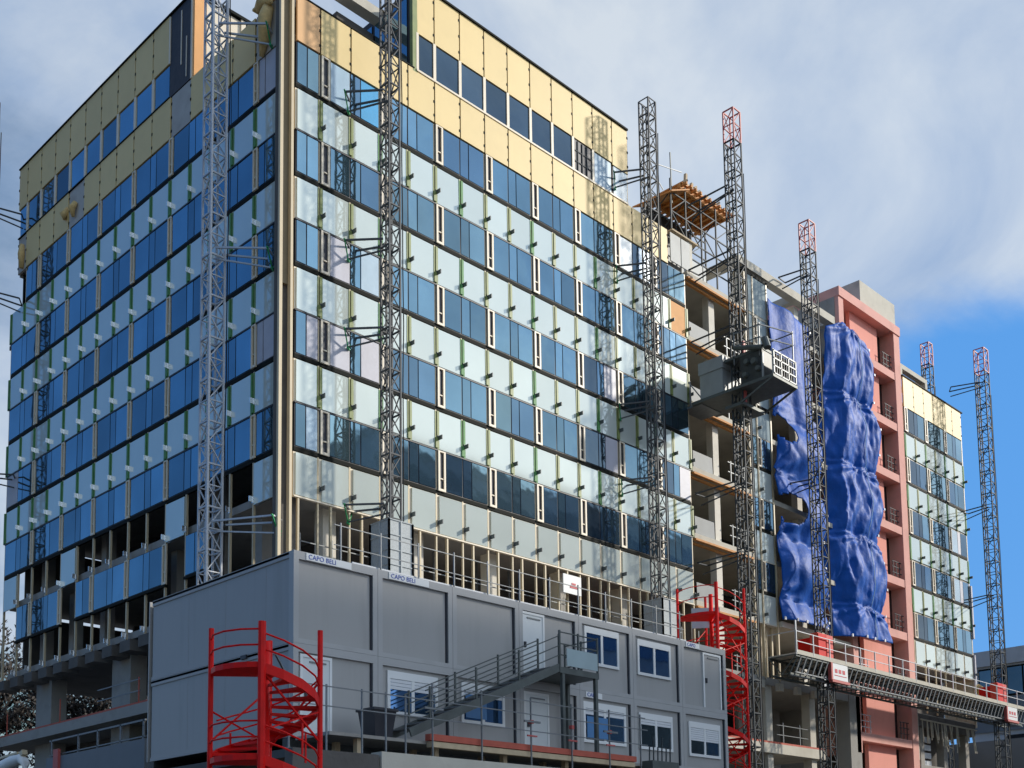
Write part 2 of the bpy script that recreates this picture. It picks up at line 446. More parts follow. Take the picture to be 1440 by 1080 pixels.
for k in range(1, 5):
    V.box(MB(), .44, L0+PL*15, -.12, -.045, zT(k+1), zB(k)-.17).build('spandrel_backing', 'creamw', A)
    V.box(MB(), .44, L0+PL*15, -.1, .03, zT(k+1)-.05, zT(k+1)).build('head_trim', 'line', A)
for i in range(1, 16):
    tapes = [(zT(k+1), zB(k)-.2) for k in range(1, 5)]
    mullion(V, A, L0+PL*i, 11.6, 31.66 if i < 15 else 28.4, .085, -.015, tapes)
for k in range(1, 6):
    for i in range(1, 18): spots.append((PR*i, zT(k+1)+.36, FR, 1))
spl = []
for k in range(1, 7):
    for i in range(0, 15): spl.append((L0+PL*i-(.1 if i == 0 else 0), zT(k+1)+(.36 if k < 5 else .12), FL, -1))
for (u, z, F, fl) in spots[:]: pass
brackets(FR, A, [(u, z, fl) for (u, z, F, fl) in spots], 60)
brackets(FL, A, [(u, z, fl) for (u, z, F, fl) in spl], 100)
# gold cladding left
for i in range(0, 15):
    a = L0+PL*i+.03; b = L0+PL*(i+1)-.03
    if i == 14: b = 22.7
    m = 'gold'
    if i in (4, 10, 0): m = 'greyboard'
    if i == 14: m = 'greyboard'
    clad(V, A, a, b, 31.68, 33.41, m, None if m == 'gold' else 'grey bare board with its gold sheet missing', .05 if m == 'gold' else .02)
for i in range(5, 15):
    a = max(L0+PL*i+.03, 8.25); b = min(L0+PL*(i+1)-.03, 22.72)
    clad(V, A, a, b, 34.935, 36.97, 'gold')
V.slab(MB(), 6.55, 8.2, .04, .10, 33.45, 36.95).build('membrane_panel', 'membrane', A)
mb = MB()
V.box(mb, 7.3, 7.36, .03, .06, 34.4, 36.7); V.box(mb, 6.9, 6.95, .03, .06, 33.7, 35.4)
V.box(mb, 6.46, 6.56, -.1, .08, 33.4, 36.98); V.box(mb, 8.18, 8.28, -.1, .07, 34.9, 36.9)
mb.build('edge_strip', 'creamw', A)
V.box(MB(), 6.5, 22.75, -.25, .1, 36.98, 37.04).build('roof_coping', 'transom', A)
for i in range(5, 15):
    a = max(L0+PL*i+.1, 8.3); b = min(L0+PL*(i+1)-.14, 22.6)
    window(V, A, a-.05, b+.04, 33.47, 34.9, [(a, b, 'glass' if i != 11 else 'glassdark')])
feach(V, [(L0+PL*i-.1, L0+PL*i+.07, -.08, .05, 33.475, 34.93) for i in range(6, 15)], 'window_pier', 'creamw', A)
V.box(MB(), 8.2, 22.7, -.12, .08, 33.42, 33.47).build('sill', 'transom', A)
B(.12, .3, 6.6, 22.6, 33.3, 36.9).build('upper_wall', 'concd', A)
B(.1, 18.5, 22.55, 22.75, 31.7, 36.95).build('upper_end_wall', 'concd', A)
# foam lumps where the sheets are off
def lump(pts, r, name='insulation_lump'):
    mb = MB(); mb.tube(pts, r, 9); o = mb.build(name, 'foam', A, smooth=True); return o
lump([(-.1, 16.4, 32.6), (-.22, 16.5, 32.3), (-.12, 16.55, 31.95)], [.1, .17, .06])
lump([(-.05, 17.35, 32.75), (-.2, 17.4, 32.4), (-.1, 17.4, 32.2)], [.07, .16, .1])
lump([(-.1, 22.1, 32.9), (-.15, 22.05, 32.4), (-.1, 22.1, 31.75)], [.12, .16, .1])
lump([(-.1, 1.8, 33.6), (-.3, 1.2, 33.45), (-.25, .7, 33.2)], [.12, .2, .1])
lump([(-.15, 1.0, 33.2), (-.3, 1.0, 32.7), (-.2, 1.2, 32.1), (-.1, 1.5, 31.6)], [.2, .24, .2, .08])
mb = MB(); mb.box(-.25, .05, .45, 1.9, 33.5, 33.58); mb.bar((-.2, .4, 33.6), (-.35, 1.7, 33.95), .08, .2); mb.build('loose_board', 'foam', A)
mb = MB(); mb.box(.02, .12, .45, 1.95, 33.42, 34.9); mb.build('corner_board', 'greyboard', A)
# left end
mb = MB(); mb.box(.2, .32, 22.5, 22.62, 28.3, 31.7); mb.build('end_post', 'transom', A)
mb = MB(); mb.box(.05, .5, 21.9, 23.4, 28.3, 28.6); mb.box(.0, .6, 22.2, 23.5, 28.15, 28.35); mb.build('end_ledge', 'concd', A)
mb = MB()
for y in (3.6, 9.5, 16.4, 21.9): mb.box(-.22, -.18, y, y+.04, 9.15, 10.2)
mb.box(-.2, -.16, 1.0, 23.6, 9.15, 9.24)
mb.build('edge_board', 'orange', A)
mb = MB(); mb.box(-.2, -.17, 9.4, 13, 10.1, 10.14); mb.box(-.2, -.17, 9.4, 13, 9.65, 9.69); mb.build('edge_rail', 'galv', A)
# base storey behind
mb = MB(); mb.box(1.5, 22.5, 4.5, 4.8, 0, 8.7); mb.box(2.0, 2.3, 4.8, 22.8, 0, 8.7)
mb.build('base_wall', 'concd', A)

# ================================================================== CONCRETE FRAME (open middle bay)
F_ = thing('building_wing', 'unglazed concrete middle wing with open balcony floors and orange formwork edges', 'building wing', (23,0,0))
x0, x1 = 23.05, 37.6
for k in range(0, 6):
    zt = 31.92-3.3*k
    B(x0, x1, .0, 14, zt-.26, zt).build('floor_slab', 'concl', F_)
    mb = MB(); mb.box(x0+.02, 28.0, -.06, .1, zt-.36, zt-.262); mb.box(x0+.02, 28.0, .16, .3, zt-.50, zt-.40)
    mb.build('formwork_edge', 'wood', F_)
    for x in (25.6, 33.4):
        B(x-.24, x+.24, .42, .8, zt-3.3, zt-.26).build('column', 'whitecol', F_)
    if k > 0 or True:
        m = MB(); z = zt-3.3
        m.add([(23.6,.35,z+.05),(25.2,.35,z+.05),(25.2,.38,z+1.05),(23.6,.38,z+1.05),(23.6,.37,z+.05),(25.2,.37,z+.05),(25.2,.40,z+1.05),(23.6,.40,z+1.05)],
              [(0,1,2,3),(7,6,5,4),(0,4,5,1),(1,5,6,2),(2,6,7,3),(3,7,4,0)])
        m.build('balcony_screen', 'screen', F_)
    B(23.1, 25.4, 3.0, 3.15, zt-3.3, zt-.3).build('partition_wall', 'concl' if k % 2 else 'conc', F_)
    each([(x-.03, x+.03, .25, .31, zt-3.3, zt-.26) for x in (27.3, 28.2)], 'prop', 'galv', F_)
    mb = MB()
    for z in (.55, 1.05): mb.box(26.2, 28.3, .12, .16, zt-3.3+z, zt-3.3+z+.04)
    for x in (26.4, 27.6): mb.box(x, x+.05, .1, .16, zt-3.3, zt-3.3+1.15)
    mb.build('guardrail', 'galv', F_)
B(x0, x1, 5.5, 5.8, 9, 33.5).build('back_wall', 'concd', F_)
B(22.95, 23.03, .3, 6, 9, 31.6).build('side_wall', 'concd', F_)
# upper level: pale panels, columns and roof beam
for (a, b) in ((21.75, 22.55), (22.62, 23.3)):
    FR.slab(MB(), a, b, .02, .05, 31.95, 33.4).build('infill_panel', 'boardgrey', F_)
FR.slab(MB(), 23.45, 25.5, -.6, .05, 31.95, 33.2).build('infill_panel', 'boardgrey', F_)
B(21.7, 37.4, .0, 9, 34.98, 35.02) if False else None
mb = MB(); mb.box(27.6, 37.3, -.02, .45, 34.15, 34.6); mb.box(27.6, 28.0, .45, 9, 34.15, 34.6); mb.box(33.2, 33.6, .45, 9, 34.15, 34.6); mb.box(36.9, 37.3, .45, 9, 34.15, 34.6)
mb.build('roof_beam', 'concl', F_)
for x in (24.0, 28.3, 33.9):
    B(x-.22, x+.22, .5, .9, 31.92, 34.15).build('column', 'whitecol', F_)
B(33.0, 37.5, 3.5, 3.8, 31.9, 34.1).build('upper_wall', 'conc', F_)
B(28.4, 32.5, 6.5, 6.8, 31.9, 33.6).build('upper_wall', 'conc', F_)
# narrow glazed strip
for k in range(1, 6):
    window(FR, F_, 28.0, 30.05, zB(k), zT(k)-.03, [(28.05, 28.62, 'glass' if k > 2 else 'mattepale'), (29.15, 29.98, 'glass' if k > 2 else 'mattepale')], (28.72, 29.08))
    FR.box(MB(), 27.95, 30.1, -.1, -.012, zB(k)-.15, zB(k)).build('transom', 'transom', F_)
    for (a, b) in ((28.05, 28.62), (28.85, 29.95)):
        FR.slab(MB(), a, b, .012, .05, zT(k+1)+.03, zB(k)-.21).build('spandrel_panel', 'spand' if k > 2 else 'mattepale', F_)
    FR.box(MB(), 27.97, 30.08, -.12, -.045, zT(k+1), zB(k)-.17).build('spandrel_backing', 'creamw', F_)
    bracket(FR, F_, 28.75, zT(k+1)+.36).build('bracket', 'bracketd', F_)
for u in (28.0, 28.73, 30.05):
    FR.box(MB(), u-.05, u+.05, -.1, .05, 12.3, 33.9).build('mullion', 'cream', F_)
for (a, b) in ((28.1, 28.65), (28.8, 29.98)):
    FR.slab(MB(), a, b, .02, .05, 31.8, 33.8).build('infill_panel', 'mattepale', F_)
FR.box(MB(), 27.9, 30.3, -.3, .05, 33.8, 33.95).build('infill_head', 'transom', F_)
# sill under the sheeting, podium, lower columns
B(30.1, 34.3, -.25, .3, 15.15, 15.45).build('sill_slab', 'concl', F_)
B(23.0, 34.2, -.12, 10, 8.5, 9.0).build('podium_slab', 'concl', F_)
B(23.0, 34.0, -.1, -.02, 9.0, 9.1).build('edge_board', 'orange', F_)
for x in (29.1, 33.3):
    B(x-.28, x+.28, .1, .6, 9.0, 12.0).build('lower_column', 'concl', F_)
    B(x-.25, x+.25, .1, .6, 2.0, 8.5).build('lower_column', 'concl', F_)
B(37.0, 38.2, -.05, .9, 0, 12.4).build('pier', 'conc', F_)
mb = MB(); mb.box(23.0, 37, 4.5, 4.8, 0, 12); mb.box(30.0, 31.6, 2.6, 2.8, 9, 12); mb.build('lower_wall', 'conc', F_)
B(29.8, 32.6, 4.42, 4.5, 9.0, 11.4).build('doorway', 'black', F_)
B(23.0, 37.6, .0, 9, 12.0, 12.4).build('floor_slab', 'conc', F_)
each([(24.5+i*1.7, 24.9+i*1.7, -.25, -.005, 11.75, 12.15) for i in range(7)], 'corbel', 'concl', F_)
mb = MB()
for x in (30.2, 31.8): mb.box(x, x+.05, .0, .05, 9.0, 10.2)
for z in (9.5, 10.0): mb.box(29.6, 32.6, .0, .03, z, z+.03)
mb.build('lower_guardrail', 'galv', F_)
each([(x, x+.12, .3, .42, 12.4, 15.2) for x in (28.3, 28.9, 29.4, 29.9)], 'timber_stud', 'cream', F_)
mb = MB(); mb.box(35.9, 36.9, 1.0, 1.1, 12.5, 14.6); mb.box(36.05, 36.4, .9, 1.0, 12.6, 13.4); mb.build('lower_door', 'galvl', F_)

# ================================================================== PINK TOWER
T = thing('stair_tower', 'pink rendered stair tower with recessed landings and pale block on its roof', 'tower', (41,0,0))
xa, xb = 37.76, 45.2
mb = MB(); mb.box(xa, xb, 2.2, 9, 0, 36.3); mb.build('core_wall', 'conc', T)
mb = MB(); mb.box(xa, xa+.55, -.05, 2.2, 9.2, 36.1); mb.build('side_pier', 'pinkf', T)
mb = MB(); mb.box(xb-.75, xb, -.06, 2.2, 5, 36.1); mb.build('side_pier', 'pinkf', T)
B(xa-.03, xb+.03, -.12, 6.0, 36.1, 36.66).build('top_beam', 'pinkf', T)
B(xa-.04, xa+.0, .2, 6, 31, 36.1).build('side_wall', 'conc', T)
for k in range(0, 9):
    z = 33.5-3.3*k
    B(xa+.55, xb-.75, -.03, 2.2, z-.48, z).build('floor_beam', 'pinkf', T)
for k in range(-1, 8):
    z = 33.5-3.3*(k+1); h = 2.82 if k >= 0 else 2.6
    B(39.9, 43.25, .45, .7, z, z+h).build('wall_panel', 'pink', T)
    B(38.31, 39.9, 1.5, 1.6, z, z+h).build('landing_back', 'concd', T)
    B(43.25, 44.45, .9, 1.0, z, z+h).build('window_slit', 'membrane', T)
    B(43.25, 43.32, .5, .9, z, z+h).build('slit_reveal', 'conc', T)
    mb = MB()
    for zz in (.35, .7, 1.05): mb.box(43.3, 44.45, .15, .19, z+zz, z+zz+.04)
    for x in (43.4, 43.8, 44.2): mb.box(x, x+.04, .15, .19, z, z+1.1)
    mb.build('railing', 'steel', T)
    if k > 4:
        mb = MB()
        for zz in (.35, .7, 1.05): mb.box(38.35, 39.85, .15, .19, z+zz, z+zz+.04)
        for x in (38.4, 39.1, 39.7): mb.box(x, x+.04, .15, .19, z, z+1.1)
        mb.build('railing', 'galvl', T)
mb = MB(); mb.box(40.46, 44.85, -.02, 5, 36.66, 38.08); mb.build('roof_block', 'concl', T)
B(xb-.2, xb+.15, -.02, .6, 9.3, 15.4).build('edge_render', 'concl', T)

# ================================================================== FAR GLAZED BLOCK
G = thing('office_wing', 'narrow glazed wing with a single gold top band, beyond the pink tower', 'building wing', (49.5,0,0))
cx0 = 45.45; n = 6; PC = (53.72-cx0)/n
for k in range(1, 6):
    for q in range(3):
        u = cx0+PC*2*q
        g = ['glass']*3
        if q == 0: g = ['glassdark', 'glassdark', 'glass']
        if k in (3, 4) and q == 2: g = ['filmc', 'filmw', 'glass']
        window(FR, G, u+.02, u+2*PC-.03, zB(k), zT(k)-.03, [(u+.48, u+1.31, g[0]), (u+1.37, u+1.78, g[1]), (u+1.83, u+2*PC-.06, g[2])], (u+.06, u+.43))
    FR.box(MB(), cx0-.1, 53.75, -.1, -.012, zB(k)-.15, zB(k)).build('transom', 'transom', G)
    for i in range(n):
        FR.slab(MB(), cx0+PC*i+.12, cx0+PC*(i+1)-.08, .012, .05, zT(k+1)+.08, zB(k)-.22).build('spandrel_panel', 'spand', G)
        bracket(FR, G, cx0+PC*(i+1), zT(k+1)+.3).build('bracket', 'bracketd', G)
    FR.box(MB(), cx0-.1, 53.75, -.12, -.045, zT(k+1), zB(k)-.17).build('spandrel_backing', 'creamw', G)
for i in range(n+1):
    mullion(FR, G, cx0+PC*i, 12.3, 31.66, .07, -.015, [(zT(k+1), zB(k)-.2) for k in range(1, 5)], 'olive' if i % 2 else 'tapeg')
for i in range(n):
    clad(FR, G, cx0+PC*i+.02, cx0+PC*(i+1)-.03, 31.66, 33.61, 'gold')
FR.box(MB(), cx0-.1, 53.95, -.25, .1, 33.62, 33.69).build('roof_coping', 'transom', G)
for k in range(0, 7):
    z = zT(k+1)+.1
    B(45.3, 53.6, .2, 2.1, z, z+.28).build('floor_slab', 'conc', G)
mb = MB(); mb.box(45.3, 53.5, 2.1, 2.3, 9, 33.3); mb.build('inner_wall', 'concd', G)
mb = MB(); mb.box(53.74, 53.84, .0, 2.2, 12.0, 33.6); mb.build('end_wall', 'creamw', G)
mb = MB(); mb.box(53.76, 53.95, -.12, .5, 18.0, 21.6); mb.box(53.76, 53.92, -.12, .5, 14.9, 16.9); mb.build('white_wrap', 'filmw', G)
mb = MB(); mb.box(45.3, 49.1, .05, .4, 34.2, 34.5); mb.box(45.3, 45.65, .05, .4, 33.6, 34.2); mb.box(48.8, 49.1, .05, .4, 33.4, 34.2); mb.box(45.3, 45.6, .4, 2.1, 34.2, 34.5); mb.box(48.8, 49.1, .4, 2.1, 34.2, 34.5)
mb.build('roof_frame', 'concl', G)
B(45.3, 54.2, -.1, 8, 8.5, 9.0).build('podium_slab', 'conc', G)
for x in (46.4, 49.6, 52.8): B(x-.25, x+.25, .3, .8, 0, 12.2).build('lower_column', 'conc', G)
B(45.2, 60, 5.0, 5.2, 0, 12.4).build('lower_wall', 'slate', G)
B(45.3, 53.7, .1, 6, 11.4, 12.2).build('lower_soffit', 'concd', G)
mb = MB(); mb.bar((45.5, -.1, 11.8), (53.5, -.1, 11.8), .08)
for i in range(26):
    x = random.uniform(45.6, 53.4); mb.bar((x, -.1, 11.8), (x+rt(.25), -.15+rt(.1), 11.8-random.uniform(.5, 1.8)), .05)
mb.build('hanging_reinforcement', 'concl', G)
for q in range(4): B(46.2, 48.2, .62, .7, 9.1+q*.5, 9.45+q*.5).build('louvre', 'galvl', G)
mb = MB(); mb.tube([(53.9, -.1, 14.7), (54.6, -.3, 14.35), (55.6, -.4, 14.05), (56.6, -.45, 13.95)], [.28, .35, .32, .15], 9); mb.build('insulation_roll', 'foam', G, smooth=True)

# ================================================================== TARPAULINS
def tarp(name, label, u0, u1, zt, zb, fn, nu, nv, edge, ropes, holes=()):
    vs = []; fs = []
    for j in range(nv+1):
        v = j/nv
        for i in range(nu+1):
            a = i/nu
            l, r = edge(v); u = u0+(u1-u0)*(l+(r-l)*a)
            ztop = zt(a); z = ztop+(zb(a)-ztop)*v
            vs.append((u, -fn(a, v, z, u), z))
    for j in range(nv):
        for i in range(nu):
            k = j*(nu+1)+i
            if any(abs(((i+.5)/nu-ca)/ra)**2.6+abs(((j+.5)/nv-cvv)/rv)**2.6 < 1 for (ca, ra, cvv, rv) in holes): continue
            fs.append((k, k+nu+1, k+nu+2, k+1))
    root = thing(name, label, 'tarpaulin', ((u0+u1)/2, -.3, zb(.5)), 'blue tarpaulins on the facade')
    o = MB().add(vs, fs).build('sheet', 'tarp', root, smooth=True)
    md = o.modifiers.new('s', 'SOLIDIFY'); md.thickness = .03
    for a in ropes:
        i = int(a*nu); pts = [Vector(vs[j*(nu+1)+i])+Vector((0, -.045, 0)) for j in range(0, nv+1, 2)]
        MB().tube(pts, .025, 5).build('rope', 'rope', root)
    mb = MB()
    for j in range(3, nv, max(3, nv//11)):
        p = Vector(vs[j*(nu+1)+nu]); mb.box(p.x-.05, p.x+.07, p.y-.08, p.y-.02, p.z-.07, p.z+.06)
    for i in range(1, nu, max(2, nu//5)):
        p = Vector(vs[nv*(nu+1)+i]); mb.box(p.x-.06, p.x+.06, p.y-.08, p.y-.02, p.z-.02, p.z+.14)
    mb.build('tie', 'eyelet', root)
    return root
def nz(x, y, z): return noise.noise(Vector((x, y, z)))
def storey(z): return ((33.2-z)/3.3) % 1.0
def f1(a, v, z, u):
    s = storey(z); b = math.sin(math.pi*s)
    low = max(0, min(1, (v-.3)/.1))
    crease = abs(math.sin(3.0*a*math.pi+2.2*nz(0, 0, z*.6)+1.3*s))
    d = .25+low*(.55*b*(1-abs(2*a-1.1)**3*.6)) + .10*low*crease + .05*nz(u*2.2, 0, z*.35) + .08*nz(u*.9, 3, z*.9)
    d += .09*math.sin(a*9+z*.5)*(1-low)
    fan = math.hypot(a-.1, (s-.95)*1.2); d += low*.07*math.sin(9*math.atan2(s-.95, a+.05))*max(0, 1-fan)
    return d
def e1(v):
    if v < .32: return (.0, .93+.03*math.sin(v*9))
    l = 0.0+.02*math.sin(v*31)
    return (l, 1.0+.03*math.sin(v*22))
tarp('tarpaulin', 'flat topped blue tarpaulin with torn dark openings, hanging beside the hoist cage', 29.95, 34.25,
     lambda a: 33.0-.25*a, lambda a: 15.5-.0*a, f1, 44, 150, e1, [], [(.17, .20, .405, .040), (.21, .24, .655, .046)])
def f2(a, v, z, u):
    s = ((33.0-z)/4.1+.25) % 1.0; b = abs(math.sin(math.pi*s))**.55
    ridge = .24+.05*math.sin(v*9)+.03*math.sin(v*23)
    if a < ridge:
        t = a/ridge; d = -.40+.85*t**1.2
        if v < .25: d = d*(v/.25)+(1-v/.25)*(.25+.2*t)
    else:
        t = (a-ridge)/(1-ridge); d = .45+.08*math.sin(t*6+v*7)-.35*max(0, t-.75)*2
    d += .42*(b-.6)*(.35+.65*a)
    fold = math.sin(a*23+2.4*nz(u*.4, 2, z*.7)+.9*math.sin(z*1.5))
    d += .075*fold*(.5+.5*b)+.11*nz(u*1.5, 0, z*.6)+.06*nz(u*4, 5, z*1.6)
    # fan of creases below each tie line
    d += .06*math.sin(13*math.atan2((s-.02)*2.2, a-.55))*max(0, 1-s*1.6)
    return d+.15
def e2(v):
    s_ = (v*17.45/4.1+.25) % 1.0; r = .74+.06*min(1, v*4)+.07*v+.05*(abs(math.sin(math.pi*s_))**.5-.7)+.012*math.sin(v*47)
    return (.0+.02*math.sin(v*15), r)
tarp('tarpaulin', 'billowing blue tarpaulin with deep shaded folds and a pale rope, on the pink tower', 35.5, 42.0,
     lambda a: 33.3+.75*min(1, a*3)-.5*max(0, a-.5), lambda a: 15.55+.25*a, f2, 60, 190, e2, [.66])

# ================================================================== MASTS
def mast(label, x, y, z0, z1, s=.52, m='steel', red=False, arms=(), guard=None, wm='greenp', rw=.045):
    root = thing('lattice_mast', label, 'mast', (x, y, z0), 'lattice climbing masts')
    h = s/2; mb = MB(); C4 = [(-h,-h),(h,-h),(h,h),(-h,h)]
    zr = z1-1.6 if red else z1
    def lattice(za, zb_, mb):
        n = max(1, round((zb_-za)/.76)); dz = (zb_-za)/n
        for (a, b) in C4: mb.bar((x+a, y+b, za), (x+a, y+b, zb_), rw*1.35)
        for i in range(n+1):
            z = za+dz*i
            for q in range(4):
                p, r = C4[q], C4[(q+1) % 4]
                w = rw*1.15 if i % 2 == 0 else rw*.8
                mb.bar((x+p[0], y+p[1], z), (x+r[0], y+r[1], z), w)
                if i < n:
                    pa, pb = (p, r) if i % 2 else (r, p)
                    mb.bar((x+pa[0], y+pa[1], z), (x+pb[0], y+pb[1], z+dz), rw*.75)
    lattice(z0, zr, mb)
    mb.build('lattice', m, root)
    if red:
        mb = MB(); lattice(zr+.02, z1, mb); mb.build('top_section', 'redf', root)
    mb = MB(); mb.bar((x, y+h, z0), (x, y+h, zr), .07, .05); mb.build('gear_rack', m, root)
    rr_ = random.Random(int(x*10)); cb_ = [Vector((x+h+.06+.05*rr_.random(), y-h-.03, zq)) for zq in [z0+(zr-1.5-z0)*t/14 for t in range(15)]]
    for c_ in cb_[1:-1]: c_.x += .05*(rr_.random()-.5)
    MB().tube(cb_, .022, 5).build('power_cable', 'black', root)
    for (p, q, wz) in arms:
        z = p; mb = MB(); tx, ty = q
        d = Vector((tx-x, ty-y, 0)).normalized(); sd = Vector((-d.y, d.x, 0))
        e = Vector((tx, ty, z+wz))
        mb.bar(Vector((x, y, z))+sd*.24+d*.2, e+sd*.38, .06); mb.bar(Vector((x, y, z))-sd*.24+d*.2, e-sd*.38, .06)
        mb.bar(Vector((x, y, z-.25)), e+Vector((0,0,-.5)), .05)
        mb.bar(e+sd*.38, e-sd*.38, .05)
        a = mb.build('tie_arm', m, root)
        if wm == 'steel': continue
        w = MB(); w.bar(e+sd*.45, e+Vector((0,0,-.5))+sd*.05, .04); w.bar(e-sd*.45, e+Vector((0,0,-.5))-sd*.05, .04); w.bar(e+sd*.5, e-sd*.5, .045); w.bar(e+sd*.1+Vector((0,0,-.55)), e-sd*.1+Vector((0,0,-.55)), .07)
        w.build('wall_bracket', wm, a)
    if guard:
        za, zb_ = guard; g = h+.28; mb = MB()
        for q in range(4):
            p, r = [(-g,-g),(g,-g),(g,g),(-g,g)][q], [(g,-g),(g,g),(-g,g),(-g,-g)][q]
            mb.bar((x+p[0]*.97, y+p[1]*.97, (za+zb_)/2), (x+r[0]*.97, y+r[1]*.97, (za+zb_)/2), .012, zb_-za)
            for t in range(0, 11, 5):
                f = t/10; a = (x+p[0]+(r[0]-p[0])*f, y+p[1]+(r[1]-p[1])*f)
                mb.bar((*a, za), (*a, zb_), .06)
            for t in range(5):
                z = za+(zb_-za)*t/4; mb.bar((x+p[0], y+p[1], z), (x+r[0], y+r[1], z), .035)
        mb.build('base_guard', 'mesh', root)
    return root
def sp_arms(x, y, zs, dx, dy, wz=0): return [(z, (x+dx, y+dy), wz) for z in zs]
mast('bright galvanised lattice mast in front of the shaded facade', -1.3, 2.55, 8.9, 40.5, .56, 'galvl',
     arms=[(32.6, (-.1, .9), -.35), (24.2, (-.1, .7), -.35), (14.4, (-.1, .2), -.1)], rw=.05)
mast('lattice mast nearest the building corner on the sunlit facade', 3.45, -1.35, 9.3, 40.0, .48, 'galvm',
     arms=[(z, (2.55, -.08), 0) for z in (30.55, 24.9, 21.6, 15.2)], guard=(12.4, 14.5))
mast('lattice mast with plain dark top rising beside the orange formwork deck', 18.5, -1.35, 9.3, 37.8, .54, 'galvm',
     arms=[(z, (17.6, -.08), -.1) for z in (34.4, 29.9, 23.4, 19.9)], guard=(12.2, 14.3))
mast('tall red topped lattice mast carrying the hoist cage', 23.2, -2.8, 5.0, 38.9, .58, 'steel', True,
     arms=[(z, (23.4, -.15), 0) for z in (35.2, 31.9, 28.2, 20.6, 17.2)], wm='steel')
mast('red topped lattice mast standing between the two blue tarpaulins', 31.6, -1.75, 5.0, 37.2, .6, 'steel', True,
     arms=[(34.6, (31.5, -.15), 0), (23.0, (31.4, -.4), 0)], wm='steel')
mast('red topped lattice mast half hidden behind the gold roofline of the far wing', 55.3, 2.85, 8.0, 40.0, .6, 'steel', True,
     arms=[(33.2, (53.9, 2.4), 0)], wm='steel')
mast('red topped lattice mast standing free against the blue sky at the work platform end', 53.3, -1.85, 3.0, 37.3, .68, 'steel', True,
     arms=[(35.0, (52.2, -.1), -.2), (26.6, (53.6, -.05), 0), (20.6, (53.7, -.05), 0)], wm='steel')
mast('lattice mast past the far end of the shaded facade, only its tie arms showing', -1.35, 23.0, 8.0, 40.0, .5, 'steel',
     arms=[(34.6, (-.05, 22.2), -.3), (30.4, (-.05, 22.2), -.3), (21.5, (-.05, 22.3), 0)], wm='steel')

# ================================================================== HOIST CAGE
H = thing('hoist_cage', 'grey goods hoist cage with machinery hanging on the tall red topped mast', 'hoist', (23, -2.8, 24.8))
B(22.6, 24.5, -.9, -2.2, 24.95, 26.1).build('housing', 'boxgrey', H)
B(22.55, 24.55, -.85, -2.25, 26.1, 26.7).build('housing_hood', 'boxgrey', H)
mb = MB(); mb.box(22.55, 24.6, -5.0, -.4, 24.78, 24.92); mb.bar((22.6, -5, 24.8), (22.6, -3.2, 24.1), .08); mb.bar((24.5, -5, 24.8), (24.5, -3.2, 24.1), .08); mb.box(22.6, 24.4, -3.3, -2.3, 24.0, 24.15)
mb.build('deck', 'steelg', H)
mb = MB(); mb.box(22.62, 22.68, -4.4, -3.2, 24.95, 26.3); mb.box(22.7, 24.3, -4.4, -3.2, 25.0, 26.25)
mb.build('engine_bay', 'machine', H)
mb = MB()
for (y, z, r) in ((-3.6, 25.9, .17), (-4.0, 25.8, .2), (-3.5, 25.3, .16), (-4.2, 25.4, .15)):
    mb.tube([(22.45, y, z), (22.66, y, z)], [r*.7, r], 12)
mb.build('motor', 'steelg', H)
mb = MB()
for i in range(4):
    x = 22.6+i*.62; mb.box(x, x+.07, -5.02, -4.95, 24.92, 26.05)
for z in (24.92, 25.28, 25.64, 26.0): mb.box(22.6, 24.5, -5.02, -4.95, z, z+.06)
for i in range(9): mb.box(22.7+i*.2, 22.72+i*.2, -5.0, -4.97, 24.92, 26.0)
for y in (-5.0, -4.45): mb.box(22.58, 22.66, y, y+.07, 24.9, 26.1)
mb.build('mesh_gate', 'boxgrey', H)
B(22.7, 24.4, -4.9, -4.88, 24.95, 26.0).build('gate_panel', 'barkp', H)
mb = MB(); mb.box(22.6, 24.5, -4.4, -2.3, 26.3, 26.42); mb.tube([(22.5, -4.5, 26.3), (22.5, -3.0, 26.75)], .12, 8); mb.tube([(22.55, -4.75, 26.2), (22.55, -4.6, 26.7)], .17, 10); mb.build('roof_gear', 'steelg', H)
mb = MB()
for (xx, yy) in ((22.6, -4.3), (24.5, -4.9), (24.5, -2.6), (22.6, -2.9)): mb.box(xx, xx+.05, yy, yy+.05, 26.0, 27.6)
for z in (26.9, 27.5): mb.bar((22.62, -4.3, z), (22.62, -2.9, z), .045); mb.bar((24.52, -4.9, z), (24.52, -2.6, z), .045); mb.bar((22.62, -4.3, z), (24.52, -4.9, z), .045)
mb.build('top_rail', 'galv', H)
mb = MB(); mb.box(22.7, 24.3, -.9, .3, 24.75, 24.85); mb.bar((22.75, -.2, 24.85), (22.75, -.2, 26.1), .06); mb.bar((22.75, -.9, 25.0), (22.75, -.1, 26.1), .05); mb.build('landing_ramp', 'galv', H)
B(22.95, 23.1, -3.2, -3.05, 24.0, 27.2).build('drive_channel', 'redf', H)

